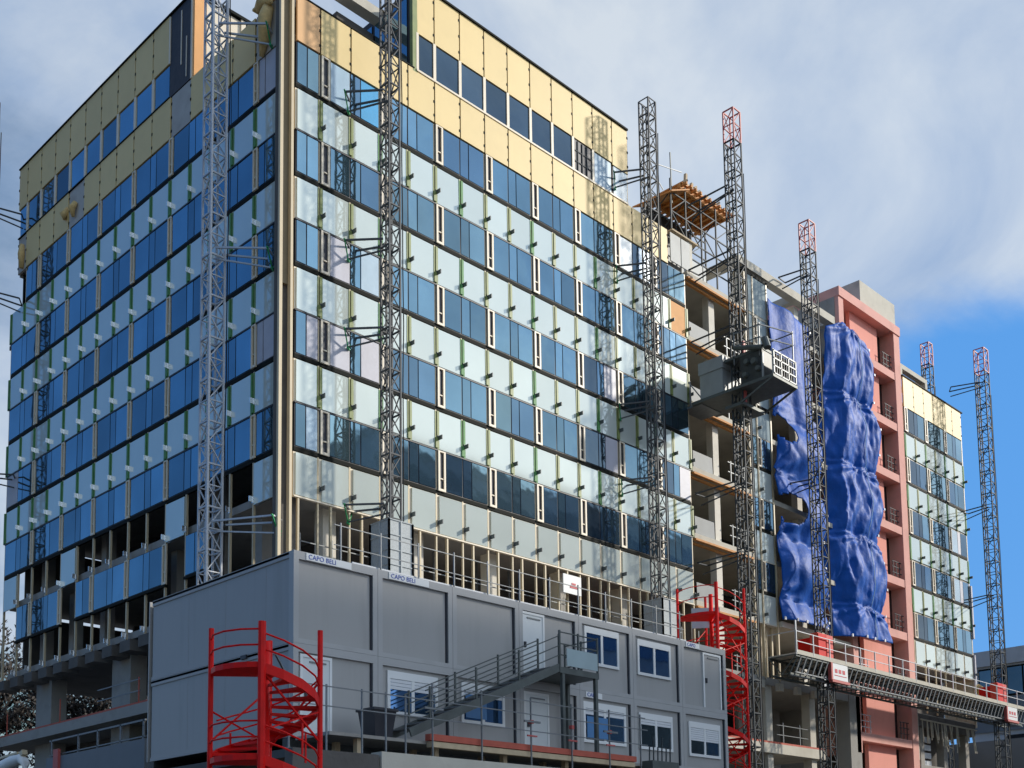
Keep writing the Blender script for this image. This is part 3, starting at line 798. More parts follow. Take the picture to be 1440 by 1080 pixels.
# ================================================================== FORMWORK TABLE on the roof
K = thing('formwork_table', 'orange timber formwork deck on grey shoring props above the middle wing', 'formwork', (25.9, 1.8, 33.4))
mb = MB(); mb.box(23.8, 28.0, .7, 3.0, 37.16, 37.24); mb.build('deck', 'wood', K)
mb = MB(); mb.box(23.7, 28.05, .78, .92, 36.9, 37.15); mb.box(23.7, 28.0, 2.6, 2.74, 36.9, 37.15); mb.build('edge_beam', 'wood', K)
mb = MB()
for i in range(11): mb.box(23.85+i*.41, 23.95+i*.41, .45, 3.2, 37.02, 37.155)
mb.build('joist', 'wood', K)
mb = MB()
for i in range(11): mb.bar((23.9+i*.41, .7+rt(.1), 37.25), (24.1+i*.41, .75+rt(.2), 37.42+rt(.06)), .09)
mb.box(24.3, 25.0, .9, 2.6, 37.25, 37.5); mb.bar((24.6, 1.1, 37.25), (24.7, 1.1, 38.2), .14); mb.bar((24.95, 1.0, 37.25), (25.05, 1.0, 37.8), .14)
mb.build('loose_timber', 'woodp', K)
mb = MB()
for x in (22.7, 23.9, 25.2, 26.5, 27.8):
    for y in (.6, 2.2): mb.box(x, x+.07, y, y+.07, 31.95, 36.9)
for z in (33.3, 34.2, 35.2, 36.2):
    for y in (.63, 2.23): mb.bar((22.7, y, z), (27.85, y, z), .055)
for i, x in enumerate((22.7, 23.9, 25.2, 26.5)):
    mb.bar((x, .63, 33.3), (x+1.2, .63, 34.2), .045); mb.bar((x+1.2, .63, 34.2), (x, .63, 35.2), .045); mb.bar((x, .63, 35.2), (x+1.2, .63, 36.2), .045)
    mb.bar((x, .6, 36.2), (x, 2.2, 35.2), .045)
mb.build('shoring', 'steel', K)
mb = MB(); mb.box(22.5, 24.6, .4, .8, 34.0, 34.08); mb.build('scaffold_board', 'woodp', K)
mb = MB(); mb.add([(22.4,.3,36.0),(23.9,.3,36.7),(23.9,2.8,36.9),(22.4,2.8,36.2),(22.4,.3,35.93),(23.9,.3,36.63),(23.9,2.8,36.83),(22.4,2.8,36.13)], [(0,1,2,3),(7,6,5,4),(0,4,5,1),(1,5,6,2),(2,6,7,3),(3,7,4,0)]); mb.build('tilted_panel', 'wood', K)
mb = MB(); mb.box(23.6, 27.5, 3.0, 3.2, 33.6, 36.9); mb.build('back_sheet', 'machine', K)
pole = thing('antenna', 'thin pole with a slanted crossbar rising above the orange formwork deck', 'antenna', (23.6, 1.2, 37))
mb = MB(); mb.bar((23.6, 1.2, 36.2), (23.55, 1.2, 38.9), .05); mb.build('pole', 'steelg', pole)
mb = MB(); mb.bar((22.4, 1.2, 37.75), (24.5, 1.2, 38.25), .035); mb.bar((22.9, 1.2, 36.6), (22.0, 1.2, 37.3), .035); mb.build('crossbar', 'galv', pole)

# ================================================================== WORK PLATFORM
P_ = thing('work_platform', 'long steel truss work platform with red drive units spanning the wings at first floor', 'platform', (42, -1.6, 12.1))
X0, X1, YF, YB, ZT_, ZL = 27.9, 56.3, -2.35, -.75, 13.2, 12.2
mb = MB(); mb.box(X0, X1, YF, YB, ZT_-.06, ZT_); mb.build('deck', 'concl', P_)
mb = MB(); mb.box(X0, X1, YF-.05, YF-.0, ZT_-.08, ZT_+.14); mb.build('toe_board', 'concl', P_)
mb = MB()
for y in (YF+.05, YB-.05):
    mb.bar((X0, y, ZT_-.14), (X1, y, ZT_-.14), .1); mb.bar((X0, y+(.35 if y < -1.5 else -.1), ZL), (X1, y+(.35 if y < -1.5 else -.1), ZL), .1)
    n = 58
    for i in range(n+1):
        xx = X0+(X1-X0)*i/n; mb.bar((xx, y+(.35 if y < -1.5 else -.1), ZL), (min(xx+.26, X1), y, ZT_-.14), .05)
        if i % 3 == 0: mb.bar((xx, y, ZT_-.14), (xx, -1.5, ZL), .045)
for i in range(0, 30):
    xx = X0+(X1-X0)*i/29; mb.bar((xx, YF, ZT_-.1), (xx, YB, ZT_-.1), .05); mb.bar((xx, YF+.4, ZL), (xx, YB-.15, ZL), .05)
mb.build('truss', 'steelg', P_)
mb = MB(); mb.bar((X0+.1, YF+.16, ZL+.06), (X1, YF+.16, ZL+.06), .06)
for i in range(56):
    xx = X0+.15+(X1-X0-.6)*i/55; mb.bar((xx, YF+.16, ZL+.02), (xx+.3, YF+.0, ZT_-.14), .075, .05)
mb.build('truss_web', 'galv', P_)
mb = MB(); mb.bar((X0, YF+.36, ZL-.08), (X1, YF+.36, ZL-.08), .09, .05); mb.build('bottom_rail', 'galv', P_)
mb = MB()
for i in range(0, 19):
    xx = X0+(X1-X0)*i/18; mb.box(xx-.025, xx+.025, YF-.06, YF, ZT_, ZT_+1.1)
for z in (.55, 1.05): mb.box(X0, X1, YF-.05, YF-.01, ZT_+z, ZT_+z+.035)
mb.box(X0-.03, X0+.02, YF, YB, ZT_+1.05, ZT_+1.1); mb.box(X0-.04, X0+.03, YF-.05, YF+.02, ZT_-.1, ZT_+1.6)
mb.build('guardrail', 'galvl', P_)
for xx in (30.9, 52.7):
    mb = MB(); mb.box(xx-.75, xx+.75, YF+.1, YF+.55, ZT_, ZT_+1.35); d_ = mb.build('drive_unit', 'redb', P_)
    mb = MB(); mb.box(xx-.75, xx+.05, YF+.05, YF+.1, ZT_+.05, ZT_+1.3); mb.box(xx-.5, xx+.1, YF+.55, YF+1.4, ZT_, ZT_+1.2); mb.build('cover', 'red', d_)
    mb = MB(); mb.box(xx+.3, xx+1.8, YF-.09, YF-.03, ZL+.05, ZT_-.12); s_ = mb.build('sign_board', 'white', P_)
    mb = MB()
    for q in range(3): mb.box(xx+.5+q*.38, xx+.75+q*.38, YF-.1, YF-.085, ZL+.4, ZL+.6)
    mb.box(xx+.45, xx+1.65, YF-.1, YF-.085, ZL+.25, ZL+.29)
    mb.build('red_print', 'redink', s_)
    mb = MB(); mb.box(xx+.15, xx+.3, YF-.1, YF+.1, ZL, ZT_-.1); mb.box(xx+.2, xx+1.95, YF-.12, YF+.1, ZL-.1, ZL+.03); mb.build('red_bracket', 'redf', P_)

# ================================================================== SITE CABINS
CW, CX, CY, CD = 2.553, -5.94, -9.29, 7.1
ZC = (5.46, 7.735)
def frame_win(root, x0, x1, z0, z1, sh, glass='cabglass', poster=False):
    y = CY+.07; t = .09
    mb = MB(); mb.box(x0, x0+t, y-.05, y, z0, z1); mb.box(x1-t, x1, y-.05, y, z0, z1); mb.box(x0+t, x1-t, y-.05, y, z0, z0+t); mb.box(x0+t, x1-t, y-.05, y, z1-.2, z1)
    xm = (x0+x1)/2; mb.box(xm-.05, xm+.05, y-.045, y, z0+t, z1-.2)
    w = mb.build('window', 'white', root)
    zs = z1-.2-(z1-z0-.3)*sh
    B(x0+t, xm-.05, y-.02, y-.005, z0+t, z1-.2).build('pane', glass, w)
    B(xm+.05, x1-t, y-.02, y-.005, z0+t, z1-.2).build('pane', glass, w)
    if sh > 0:
        mb = MB(); n = max(2, int((z1-.2-zs)/.07))
        for i in range(n):
            a = zs+(z1-.2-zs)*i/n; mb.box(x0+t, x1-t, y-.038, y-.022-.004*(i % 2), a, a+(z1-.2-zs)/n*.9)
        mb.build('shutter', 'shutter', w)
    if poster:
        B(x0+t+.05, xm+.1, y-.062, y-.052, z0+.15, z0+.8).build('poster', 'posterb', w)
    return w
def door(root, x0, x1, z0, z1, m):
    y = CY+.07; t = .07; mb = MB()
    mb.box(x0, x0+t, y-.05, y, z0, z1); mb.box(x1-t, x1, y-.05, y, z0, z1); mb.box(x0+t, x1-t, y-.05, y, z1-t, z1)
    d = B(x0+t, x1-t, y-.03, y-.004, z0, z1-t).build('door', m, root)
    mb.build('door_frame', 'white', d)
    B(x0+t+.06, x0+t+.13, y-.075, y-.03, (z0+z1)/2-.1, (z0+z1)/2+.06).build('handle', 'plastic', d)
    B(x0+t+.2, x1-t-.1, y-.05, y-.03, z1-t-.12, z1-t-.08).build('closer', 'galv', d)
def lettering(root, txt, x, z, h, parent):
    cu = bpy.data.curves.new('t', 'FONT'); cu.body = txt; cu.size = h; cu.extrude = .004; cu.space_character = 1.05
    o = bpy.data.objects.new('t', cu); col.objects.link(o)
    dg = bpy.context.evaluated_depsgraph_get(); dg.update()
    me = bpy.data.meshes.new_from_object(o.evaluated_get(dg)); bpy.data.objects.remove(o)
    for v in me.vertices: v.co = Vector((v.co.x, -v.co.z, v.co.y))
    me.materials.clear(); me.materials.append(M['logo'])
    ob = bpy.data.objects.new('lettering', me); col.objects.link(ob); ob.parent = parent
    ob.location = Vector((x, CY-.022, z))-root.location
    return ob
labels = {
 (0,1): 'upper corner grey site cabin with a blue lettered name strip and plain end wall',
 (1,1): 'upper grey cabin with blank front and blue lettered strip, second from the corner',
 (2,1): 'upper grey cabin with blank front and no name strip, beside the white stair door',
 (3,1): 'upper grey cabin with white door at the head of the steel stair',
 (4,1): 'upper grey cabin with dark blue window beside the stair landing',
 (5,1): 'upper grey cabin with lighter blue window, next to the one with the grey door',
 (6,1): 'endmost upper grey cabin with a grey white-framed door, by the red scaffold stair',
 (0,0): 'lower corner grey cabin with white door behind the red spiral stair',
 (1,0): 'lower grey cabin with half shuttered window beside the dark bin',
 (2,0): 'lower grey cabin whose window is crossed by the steel stair and shows a blue sheet',
 (3,0): 'lower grey cabin with white door under the steel stair',
 (4,0): 'lower grey cabin with window of one blue and one dark pane under the landing',
 (5,0): 'lower grey cabin with dark two-pane window, next to the endmost lower cabin',
 (6,0): 'endmost lower grey cabin with a mostly shuttered small window'}
for lv in (1, 0):
    for i in range(7):
        xa, xb = CX+CW*i+.005, CX+CW*(i+1)-.005; z0 = ZC[lv]; z1 = z0+2.27
        r = thing('site_cabin', labels[(i, lv)], 'cabin', ((xa+xb)/2, CY+CD/2, z0), 'stacked grey site cabins')
        mb = MB(); pw = .15
        mb.box(xa, xa+pw, CY, CY+.2, z0, z1); mb.box(xb-pw, xb, CY, CY+.2, z0, z1)
        mb.box(xa+pw, xb-pw, CY, CY+.2, z1-.2, z1); mb.box(xa+pw, xb-pw, CY+.0, CY+.2, z0, z0+.12)
        mb.build('frame', 'cabinf', r)
        mb = MB(); mb.box(xa+pw, xb-pw, CY+.075, CY+.12, z0+.12, z1-.2); mb.build('front_panel', 'cabin', r)
        mb = MB()
        mb.box(xb-pw-.05, xb-pw, CY+.04, CY+.075, z0+.12, z1-.2)
        mb.build('seam_trim', 'line', r)
        mb = MB(); mb.box(xa+.03, xa+.07, CY+.2, CY+CD-.2, z0+.0, z1-.0); mb.box(xb-.07, xb-.03, CY+.2, CY+CD-.2, z0, z1); mb.box(xa, xb, CY+CD-.06, CY+CD-.01, z0, z1)
        if i == 0:
            for q in (1, 3, 5): mb.box(xa+.026, xa+.03, CY+.3+q*.93, CY+.31+q*.93, z0+.15, z1-.15)
            mb.box(xa+.0, xa+.03, CY+.2, CY+CD-.2, z1-.16, z1-.02); mb.box(xa+.0, xa+.03, CY+.2, CY+CD-.2, z0+.0, z0+.1)
        mb.build('side_wall', 'cabin', r)
        B(xa, xb, CY+.2, CY+CD-.2, z1-.08, z1-.005).build('roof', 'cabinf', r)
        B(xa+.1, xb-.1, CY+.2, CY+CD-.2, z0+.01, z0+.1).build('floor', 'steelg', r)
        sign = None
        if (i, lv) in ((0,1), (1,1), (6,1), (4,0)):
            L = 1.35 if (i, lv) in ((0,1), (1,1)) else .75
            sx = xa+.35 if i < 2 else xa+.25
            sign = B(sx, sx+L, CY-.018, CY-.001, z1-.19, z1-.015).build('name_strip', 'white', r)
            lettering(r, 'CAPO BELI' if L > 1 else 'CAPO', sx+.06, z1-.155, .165, sign)
        if (i, lv) == (3,1): door(r, 1.81, 2.80, z0+.13, z0+2.05, 'doorw')
        if (i, lv) == (4,1): frame_win(r, 4.56, 6.18, 8.58, 9.76, .0, 'cabglass')
        if (i, lv) == (5,1): frame_win(r, 7.1, 8.83, 8.56, 9.72, .0, 'cabglass')
        if (i, lv) == (6,1): door(r, 10.62, 11.66, z0+.13, z0+2.03, 'cabin')
        if (i, lv) == (0,0): door(r, -5.72, -4.79, z0+.12, z0+2.03, 'doorw')
        if (i, lv) == (1,0): frame_win(r, -3.06, -1.36, 6.29, 7.42, .33)
        if (i, lv) == (2,0): frame_win(r, -.51, 1.13, 6.3, 7.42, .2, 'cabglass', True)
        if (i, lv) == (3,0): door(r, 1.9, 2.94, z0+.12, z0+1.98, 'doorw')
        if (i, lv) == (4,0): frame_win(r, 4.45, 6.44, 6.17, 7.42, .2, 'cabglass', True)
        if (i, lv) == (5,0): frame_win(r, 7.1, 8.83, 6.17, 7.34, .2, 'glassdark')
        if (i, lv) == (6,0): frame_win(r, 9.72, 11.5, 6.13, 7.30, .5, 'glassdark')
        if i == 0 and lv == 0:
            B(xa-.05, xa+.0, CY+2.0, CY+2.25, z1-.1, z1).build('junction_box', 'plastic', r)
cb = thing('support_frame', 'dark steel support frame under the stacked grey cabins', 'frame', (3, -5.8, 0))
mb = MB()
for y in (CY+.3, CY+CD/2, CY+CD-.3): mb.box(CX, CX+7*CW, y-.12, y+.12, 5.2, 5.44)
mb.box(CX+.05, CX+7*CW-.05, CY+.25, CY+CD-.1, 5.0, 5.2)
mb.build('beam', 'machine', cb)
for x in (CX+.3, -1, 3, 7, 11.5):
    for y in (CY+.5, CY+CD-.5): B(x-.12, x+.12, y-.12, y+.12, 0, 5.0).build('leg', 'machine', cb)

# roof guardrail
gr = thing('guardrail', 'thin steel guardrail with planks along the front edge of the cabin roof', 'guardrail', (2.5, -8.9, 10.0))
yy = -8.95
for i in range(12):
    x = -4.3+i*1.28
    mb = MB(); mb.bar((x, yy, 10.0), (x, yy, 11.1), .035); mb.box(x-.1, x+.1, yy-.1, yy+.1, 10.0, 10.03); mb.build('post', 'galv', gr)
mb = MB()
for z in (10.5, 11.02): mb.bar((-4.5, yy, z), (10, yy, z), .022)
mb.build('rail', 'galv', gr)
mb = MB(); mb.box(-3.9, 10.2, yy+.05, yy+.08, 10.05, 10.18); mb.build('toe_board', 'galvl', gr)
mb = MB()
for i in range(5): mb.bar((-4+i*2.6, yy+.4+rt(.1), 10.06), (-2.3+i*2.6, yy+.5+rt(.1), 10.06), .25, .05)
mb.build('plank', 'orange', gr)
# things seen on the roof: pallet-like stacks
for (x, lab, m) in ((1.1, 'white board standing on the cabin roof before the open floor', 'whitecol'), (7.4, 'short white board standing on the cabin roof above the blue cabin window', 'whitecol')):
    o = thing('board', lab, 'board', (x, -6.5, 10)); B(x, x+.5, -6.5, -6.42, 10.0, 10.9 if x < 3 else 10.75).build('sheet', m, o)
    mb = MB(); mb.bar((x+.05, -6.4, 10.8), (x+.05, -5.9, 10.02), .05); mb.bar((x+.45, -6.4, 10.7), (x+.45, -5.9, 10.02), .05); mb.build('brace', 'woodp', o)

# site sign on the open floor
sg = thing('site_sign', 'white board with a red mark hung on the open floor posts', 'sign', (13.9, -.3, 14.4))
B(13.35, 14.45, -.32, -.27, 14.05, 14.85).build('board', 'white', sg)
mb = MB(); mb.box(13.75, 14.2, -.335, -.32, 14.3, 14.42); mb.box(13.85, 14.1, -.335, -.32, 14.45, 14.52); mb.build('red_mark', 'redink', sg)

# ================================================================== SPIRAL STAIRS
def spiral(label, cx, cy, r, z0, z1, lands, rot, m, H_, sign=False):
    t = thing('spiral_stair', label, 'stair tower', (cx, cy, z0), 'red scaffold stair towers')
    MB().tube([(cx, cy, z0), (cx, cy, z1-.1)], .08, 12).build('centre_pole', m, t, smooth=True)
    for q in range(4):
        a = rot+q*math.pi/2; x, y = cx+r*math.cos(a), cy+r*math.sin(a)
        MB().tube([(x, y, z0), (x, y, z1+(.12 if q else .05))], .07 if q == 0 else .05, 8).build('post', m, t)
    zt = z1-.66 if H_ < 1.9 else z1-1.05; ho = (.3, .58) if H_ < 1.9 else (.55, 1.0)
    k = 0; z = zt; a = rot+lands
    while z > z0+.2:
        # landing quadrant
        mb = MB(); da = math.pi/2
        vs = [(cx, cy, z), (cx, cy, z-.1)]; seg = 6
        for i in range(seg+1):
            b = a+da*i/seg; vs += [(cx+r*math.cos(b), cy+r*math.sin(b), z), (cx+r*math.cos(b), cy+r*math.sin(b), z-.1)]
        fs = []
        for i in range(seg):
            p = 2+2*i; fs += [(0, p, p+2), (1, p+3, p+1), (p, p+1, p+3, p+2)]
        fs += [(0, 1, 3, 2), (0, 2+2*seg, 3+2*seg, 1)]
        mb.add(vs, fs); mb.build('landing', m, t)
        # treads turning down over three quadrants
        zz = z; n = 12; tot = 1.5*math.pi
        rail = []; strg = []
        for i in range(n):
            b0 = a+da+tot*i/n; b1 = a+da+tot*(i+1)/n; zz = z-H_*(i+1)/(n+1)
            if zz < z0: break
            mb = MB(); pts = [(cx+.1*math.cos(b0), cy+.1*math.sin(b0)), (cx+r*.97*math.cos(b0), cy+r*.97*math.sin(b0)), (cx+r*.97*math.cos(b1), cy+r*.97*math.sin(b1)), (cx+.1*math.cos(b1), cy+.1*math.sin(b1))]
            mb.add([(*p, zz) for p in pts]+[(*p, zz-.05) for p in pts], [(0,1,2,3),(7,6,5,4),(0,4,5,1),(1,5,6,2),(2,6,7,3),(3,7,4,0)])
            mb.build('tread', m, t)
            for b, zq in ((b0, z-H_*(i+.5)/(n+1)), (b1, z-H_*(i+1.5)/(n+1))): strg.append((cx+r*math.cos(b), cy+r*math.sin(b), zq))
        st = MB()
        for i in range(len(strg)-1):
            p, q = Vector(strg[i]), Vector(strg[i+1])
            st.add([p+Vector((0,0,.06)), q+Vector((0,0,.06)), q-Vector((0,0,.12)), p-Vector((0,0,.12))]+[Vector((cx+(v.x-cx)*.965, cy+(v.y-cy)*.965, v.z))+o for v, o in ((p, Vector((0,0,.06))), (q, Vector((0,0,.06))), (q, Vector((0,0,-.12))), (p, Vector((0,0,-.12))))],
                   [(0,1,2,3),(7,6,5,4),(0,4,5,1),(1,5,6,2),(2,6,7,3),(3,7,4,0)])
        if strg: st.build('stringer', m, t)
        mb = MB()
        for off in ho:
            pts = [(x, y, zq+off) for (x, y, zq) in strg[::2]]
            if len(pts) > 1: mb.tube(pts, .018, 6)
            pts = [(cx+r*math.cos(a+da*i/4), cy+r*math.sin(a+da*i/4), z+off) for i in range(5)]
            mb.tube(pts, .018, 6)
        mb.build('handrail', m, t)
        mb = MB()
        for q in (0, 1, 2):
            b0 = rot+q*math.pi/2; b1 = b0+math.pi/2
            mb.bar((cx+r*math.cos(b0), cy+r*math.sin(b0), z-.15), (cx+r*math.cos(b1), cy+r*math.sin(b1), z-H_*.8), .032)
            mb.bar((cx+r*math.cos(b0), cy+r*math.sin(b0), z-H_*.75), (cx+r*math.cos(b1), cy+r*math.sin(b1), z-H_*.45), .028)
            bm_ = (b0+b1)/2; mb.bar((cx+r*math.cos(bm_), cy+r*math.sin(bm_), z-H_+.02), (cx+r*math.cos(bm_), cy+r*math.sin(bm_), z-H_+ho[1]), .03)
        mb.build('brace', m, t)
        z -= H_
    if sign:
        b = rot+math.pi*1.12
        mb = MB(); p = Vector((cx+r*math.cos(b), cy+r*math.sin(b), z1-.75)); d = Vector((.62, -.78, 0))
        mb.bar(p-d*.1, p+d*1.0, .05, .8); s_ = mb.build('sign_plate', 'pale', t)
        c = p+d*.75+Vector((-.78, -.62, 0))*.045
        MB().tube([c, c+Vector((-.78, -.62, 0))*.02], .24, 16).build('red_disc', 'redink', s_)
    return t
spiral('near red spiral scaffold stair in front of the shaded cabin end', -10.05, -14.5, .97, .0, 6.42, -math.pi/2, R(233), 'red', 1.62)
spiral('tall red scaffold stair with a sign plate rising behind the endmost cabins', 14.5, -6.9, 1.28, .0, 13.0, -math.pi/2, R(225), 'red', 2.1, True)

# ================================================================== STEEL STAIR AND WALKWAY
S = thing('steel_stair', 'grey steel stair with landing climbing to the upper cabin door', 'stair', (0, -10.3, 5.6))
p0, p1 = Vector((-3.45, 0, 5.62)), Vector((1.95, 0, 7.93))
for y in (-10.62, -9.8):
    mb = MB(); mb.bar((p0.x, y, p0.z), (p1.x, y, p1.z), .05, .22); mb.build('stringer', 'steelg', S)
for i in range(13):
    f = (i+.5)/13; x = p0.x+(p1.x-p0.x)*f; z = p0.z+(p1.z-p0.z)*f
    B(x-.13, x+.13, -10.6, -9.82, z+.04, z+.075).build('tread', 'galv', S)
for y in (-10.62, -9.8):
    mb = MB()
    for off in (.35, .62, .9): mb.bar((p0.x+.5, y, p0.z+.2+off), (p1.x, y, p1.z+off), .03)
    for i in range(4):
        f = .12+.88*i/3; x = p0.x+(p1.x-p0.x)*f; z = p0.z+(p1.z-p0.z)*f; mb.bar((x, y, z), (x, y, z+.95), .045)
    mb.build('handrail', 'steelg', S)
mb = MB(); mb.box(1.95, 3.6, -10.66, -9.3, 7.78, 7.95); mb.build('landing', 'steelg', S)
for (x, y) in ((2.1, -10.6), (3.5, -10.6), (3.5, -9.5)):
    B(x-.05, x+.05, y-.05, y+.05, 5.5, 7.8).build('leg', 'steelg', S)
mb = MB()
for z in (8.3, 8.62, 8.95): mb.bar((1.95, -10.63, z), (3.57, -10.63, z), .03); mb.bar((3.57, -10.63, z), (3.57, -9.35, z), .03)
for (x, y) in ((1.97, -10.63), (2.75, -10.63), (3.57, -10.63), (3.57, -10.0), (3.57, -9.35)): mb.bar((x, y, 7.9), (x, y, 9.0), .05)
mb.build('landing_rail', 'steelg', S)
B(2.2, 3.5, -10.7, -10.68, 8.0, 8.5).build('infill_sheet', 'pale', S)

Wk = thing('walkway', 'planked walkway with red oxide edge in front of the cabins', 'walkway', (0, -10.2, 5.3))
mb = MB(); mb.box(-5.9, 8.0, -10.7, -9.35, 5.36, 5.44); mb.build('deck', 'conc', Wk)
mb = MB(); mb.box(-3.05, 4.9, -10.92, -10.72, 5.44, 5.6); mb.build('edge_plank', 'orange', Wk)
mb = MB(); mb.box(-3.0, 4.85, -10.9, -10.72, 5.28, 5.42); mb.build('edge_joist', 'woodp', Wk)
each([(x, x+.14, -10.55, -10.4, 0, 5.36) for x in (-5, -2.6, -.2, 2.2, 4.6, 7.6)]+[(x, x+.14, -9.7, -9.55, 0, 5.36) for x in (-5, -2.6, -.2, 2.2, 4.6, 7.6)], 'prop', 'woodp', Wk)
gw = thing('guardrail', 'tube scaffold guardrail along the walkway in front of the lower cabins', 'guardrail', (-.5, -11, 5))
xs = [-7.2, -6.2, -5.2, -4.5, -3.9, -3.05, -1.4, .4, 2.0, 3.6, 5.0]
for x in xs:
    h = 6.85 if x > -3.5 else 6.45
    mb = MB(); mb.bar((x, -11.0, 4.9), (x, -11.0, h), .035); mb.box(x-.08, x+.08, -11.08, -10.92, 4.9, 4.93); mb.build('post', 'galv', gw)
mb = MB(); mb.bar((-8.8, -12.9, 6.5), (-7.2, -11, 6.42), .035)
for z in (5.95, 6.4): mb.bar((-7.4, -11.03, z), (5.3, -11.03, z), .025)
mb.bar((-3.1, -11.03, 6.75), (5.2, -11.03, 6.75), .025)
for x in (-3.05, .4, 3.6): mb.bar((x-.3, -11.05, 6.2), (x+.3, -11.05, 6.2), .05)
mb.build('rail', 'galv', gw)
mb = MB()
for x in (.4, 2.0, 3.6): mb.box(x-.05, x+.05, -11.06, -10.95, 6.15, 6.25); mb.box(x-.18, x+.18, -11.06, -11.02, 5.8, 5.84)
mb.build('coupler', 'redf', gw)
binr = thing('trash_bin', 'dark plastic bin standing on the walkway by the corner cabin', 'bin', (-4.15, -10.3, 5.44))
mb = MB(); mb.add([(-4.42,-10.5,5.44),(-3.92,-10.5,5.44),(-3.92,-10.0,5.44),(-4.42,-10.0,5.44),(-4.5,-10.58,6.1),(-3.84,-10.58,6.1),(-3.84,-9.92,6.1),(-4.5,-9.92,6.1)],
   [(0,3,2,1),(4,5,6,7),(0,1,5,4),(1,2,6,5),(2,3,7,6),(3,0,4,7)]); mb.build('body', 'plastic', binr)
mb = MB(); mb.box(-4.54, -3.8, -10.62, -9.88, 6.1, 6.16); mb.build('lid', 'plastic', binr)
rw_ = thing('retaining_wall', 'rough concrete retaining wall below the walkway', 'wall', (0, -11.3, 0))
mb = MB(); mb.box(-4.9, 5.2, -11.35, -10.95, 0, 4.98); mb.build('wall_body', 'concl', rw_)
mb = MB(); mb.box(-7.3, -4.95, -11.3, -11.0, 0, 4.9); mb.build('rubble_course', 'concd', rw_)
pw_ = thing('parapet_wall', 'smooth grey upstand wall at the foot of the endmost cabins', 'wall', (9, -10.9, 0))
mb = MB(); mb.box(6.6, 13.0, -11.2, -10.9, 0, 5.42); mb.build('wall_body', 'cabinf', pw_)
mb = MB(); mb.box(5.3, 6.55, -11.2, -10.8, 0, 5.5); mb.build('end_block', 'steelg', pw_)
mb = MB()
for i in range(6): mb.bar((5.4+i*.2, -11, 5.4), (5.42+i*.2, -11, 5.95+.3*(i % 2)), .03)
mb.build('starter_bar', 'steel', pw_)
# low grey wall with railing, left
lw = thing('low_wall', 'grey clad low wall with steel railing under the open concrete floor', 'wall', (-3, 7, 0))
mb = MB(); mb.box(-3.1, -2.8, 3.4, 10.9, 0, 6.95); mb.build('wall_body', 'slate', lw)
mb = MB()
for y in (3.6, 5.2, 6.9, 8.4, 10.6): mb.box(-3.04, -2.98, y, y+.07, 6.95, 7.62)
mb.box(-3.04, -2.98, 3.5, 10.8, 7.56, 7.62); mb.box(-3.04, -2.98, 3.5, 10.8, 7.02, 7.06)
mb.build('railing', 'galv', lw)
mb = MB(); mb.box(-3.2, -3.1, 9.7, 10.1, 6.3, 7.2); mb.build('red_plate', 'redf', lw)
bm = thing('concrete_pipe', 'thick white curved pipe on a yellowish bracket beside the low grey wall', 'pipe', (-3, 14, 6))
MB().tube([(-3.2, 16.6, 6.2), (-3.2, 15.0, 6.85), (-3.2, 13.6, 7.08), (-3.2, 12.9, 7.12), (-3.2, 12.5, 6.9), (-3.2, 12.35, 6.3), (-3.2, 12.35, 0)], [.3, .3, .25, .2, .17, .16, .16], 12).build('pipe', 'white', bm, smooth=True)
mb = MB(); mb.bar((-3.2, 13.0, 7.2), (-3.2, 12.6, 7.35), .2); mb.bar((-3.2, 12.75, 7.4), (-3.2, 12.6, 6.7), .1); mb.bar((-3.3, 16, 7.25), (-3.3, 13, 7.35), .08); mb.build('bracket', 'cream', bm)

# ================================================================== BACKGROUND BUILDING, TREES, GROUND
Bg = thing('apartment_building', 'grey neighbouring building with a band of windows behind the work platform end', 'building', (82, 10, 0))
bx = 75.0
mb = MB(); mb.box(bx, 95, -6, 9.6, 0, 21.2); mb.build('wall', 'bgwall', Bg)
mb = MB(); mb.box(bx-.25, bx+.05, -6.2, 9.7, 20.0, 21.3); mb.build('parapet', 'bgwall', Bg)
for i in range(5):
    y = 8.8-i*2.4
    f = B(bx-.1, bx-.0, y-2.2, y, 17.3, 19.8).build('window', 'transom', Bg)
    B(bx-.13, bx-.1, y-1.3, y-.1, 17.45, 19.65).build('pane', 'bgwin', f); B(bx-.13, bx-.1, y-2.1, y-1.45, 17.45, 19.65).build('pane', 'glassdark', f)
mb = MB(); mb.box(bx-.15, bx, -6, 9.6, 14.4, 17.2); mb.build('spandrel', 'slate', Bg)
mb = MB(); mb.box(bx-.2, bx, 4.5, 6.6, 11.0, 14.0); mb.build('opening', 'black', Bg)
each([(bx-.3, bx-.2, 6.9, 9.6, 12.2, 13.6), (bx-.25, bx-.15, 3.4, 4.4, 11.0, 14.3)], 'panel', 'galvl', Bg)
mb = MB(); mb.box(62, 74.9, 8.8, 9.4, 0, 11.5); mb.box(60.5, 61, -3, 8.7, 0, 11.9); mb.build('low_wing', 'slate', Bg)

# building across the street: off frame, it shades the cabins and is mirrored in the lower windows
Ob = thing('street_building', 'plain office building across the street, outside the frame, mirrored in the lower windows', 'building', (62, -45, 0))
B(33.5, 90, -54, -38, 0, 37.6).build('wall', 'bgwall', Ob)
for fl in range(11):
    B(34, 89.5, -38, -37.93, 2.2+fl*3.2, 3.9+fl*3.2).build('window_band', 'bgwin', Ob)
B(33.3, 90.2, -54.2, -37.8, 37.6, 38.0).build('roof', 'slate', Ob)

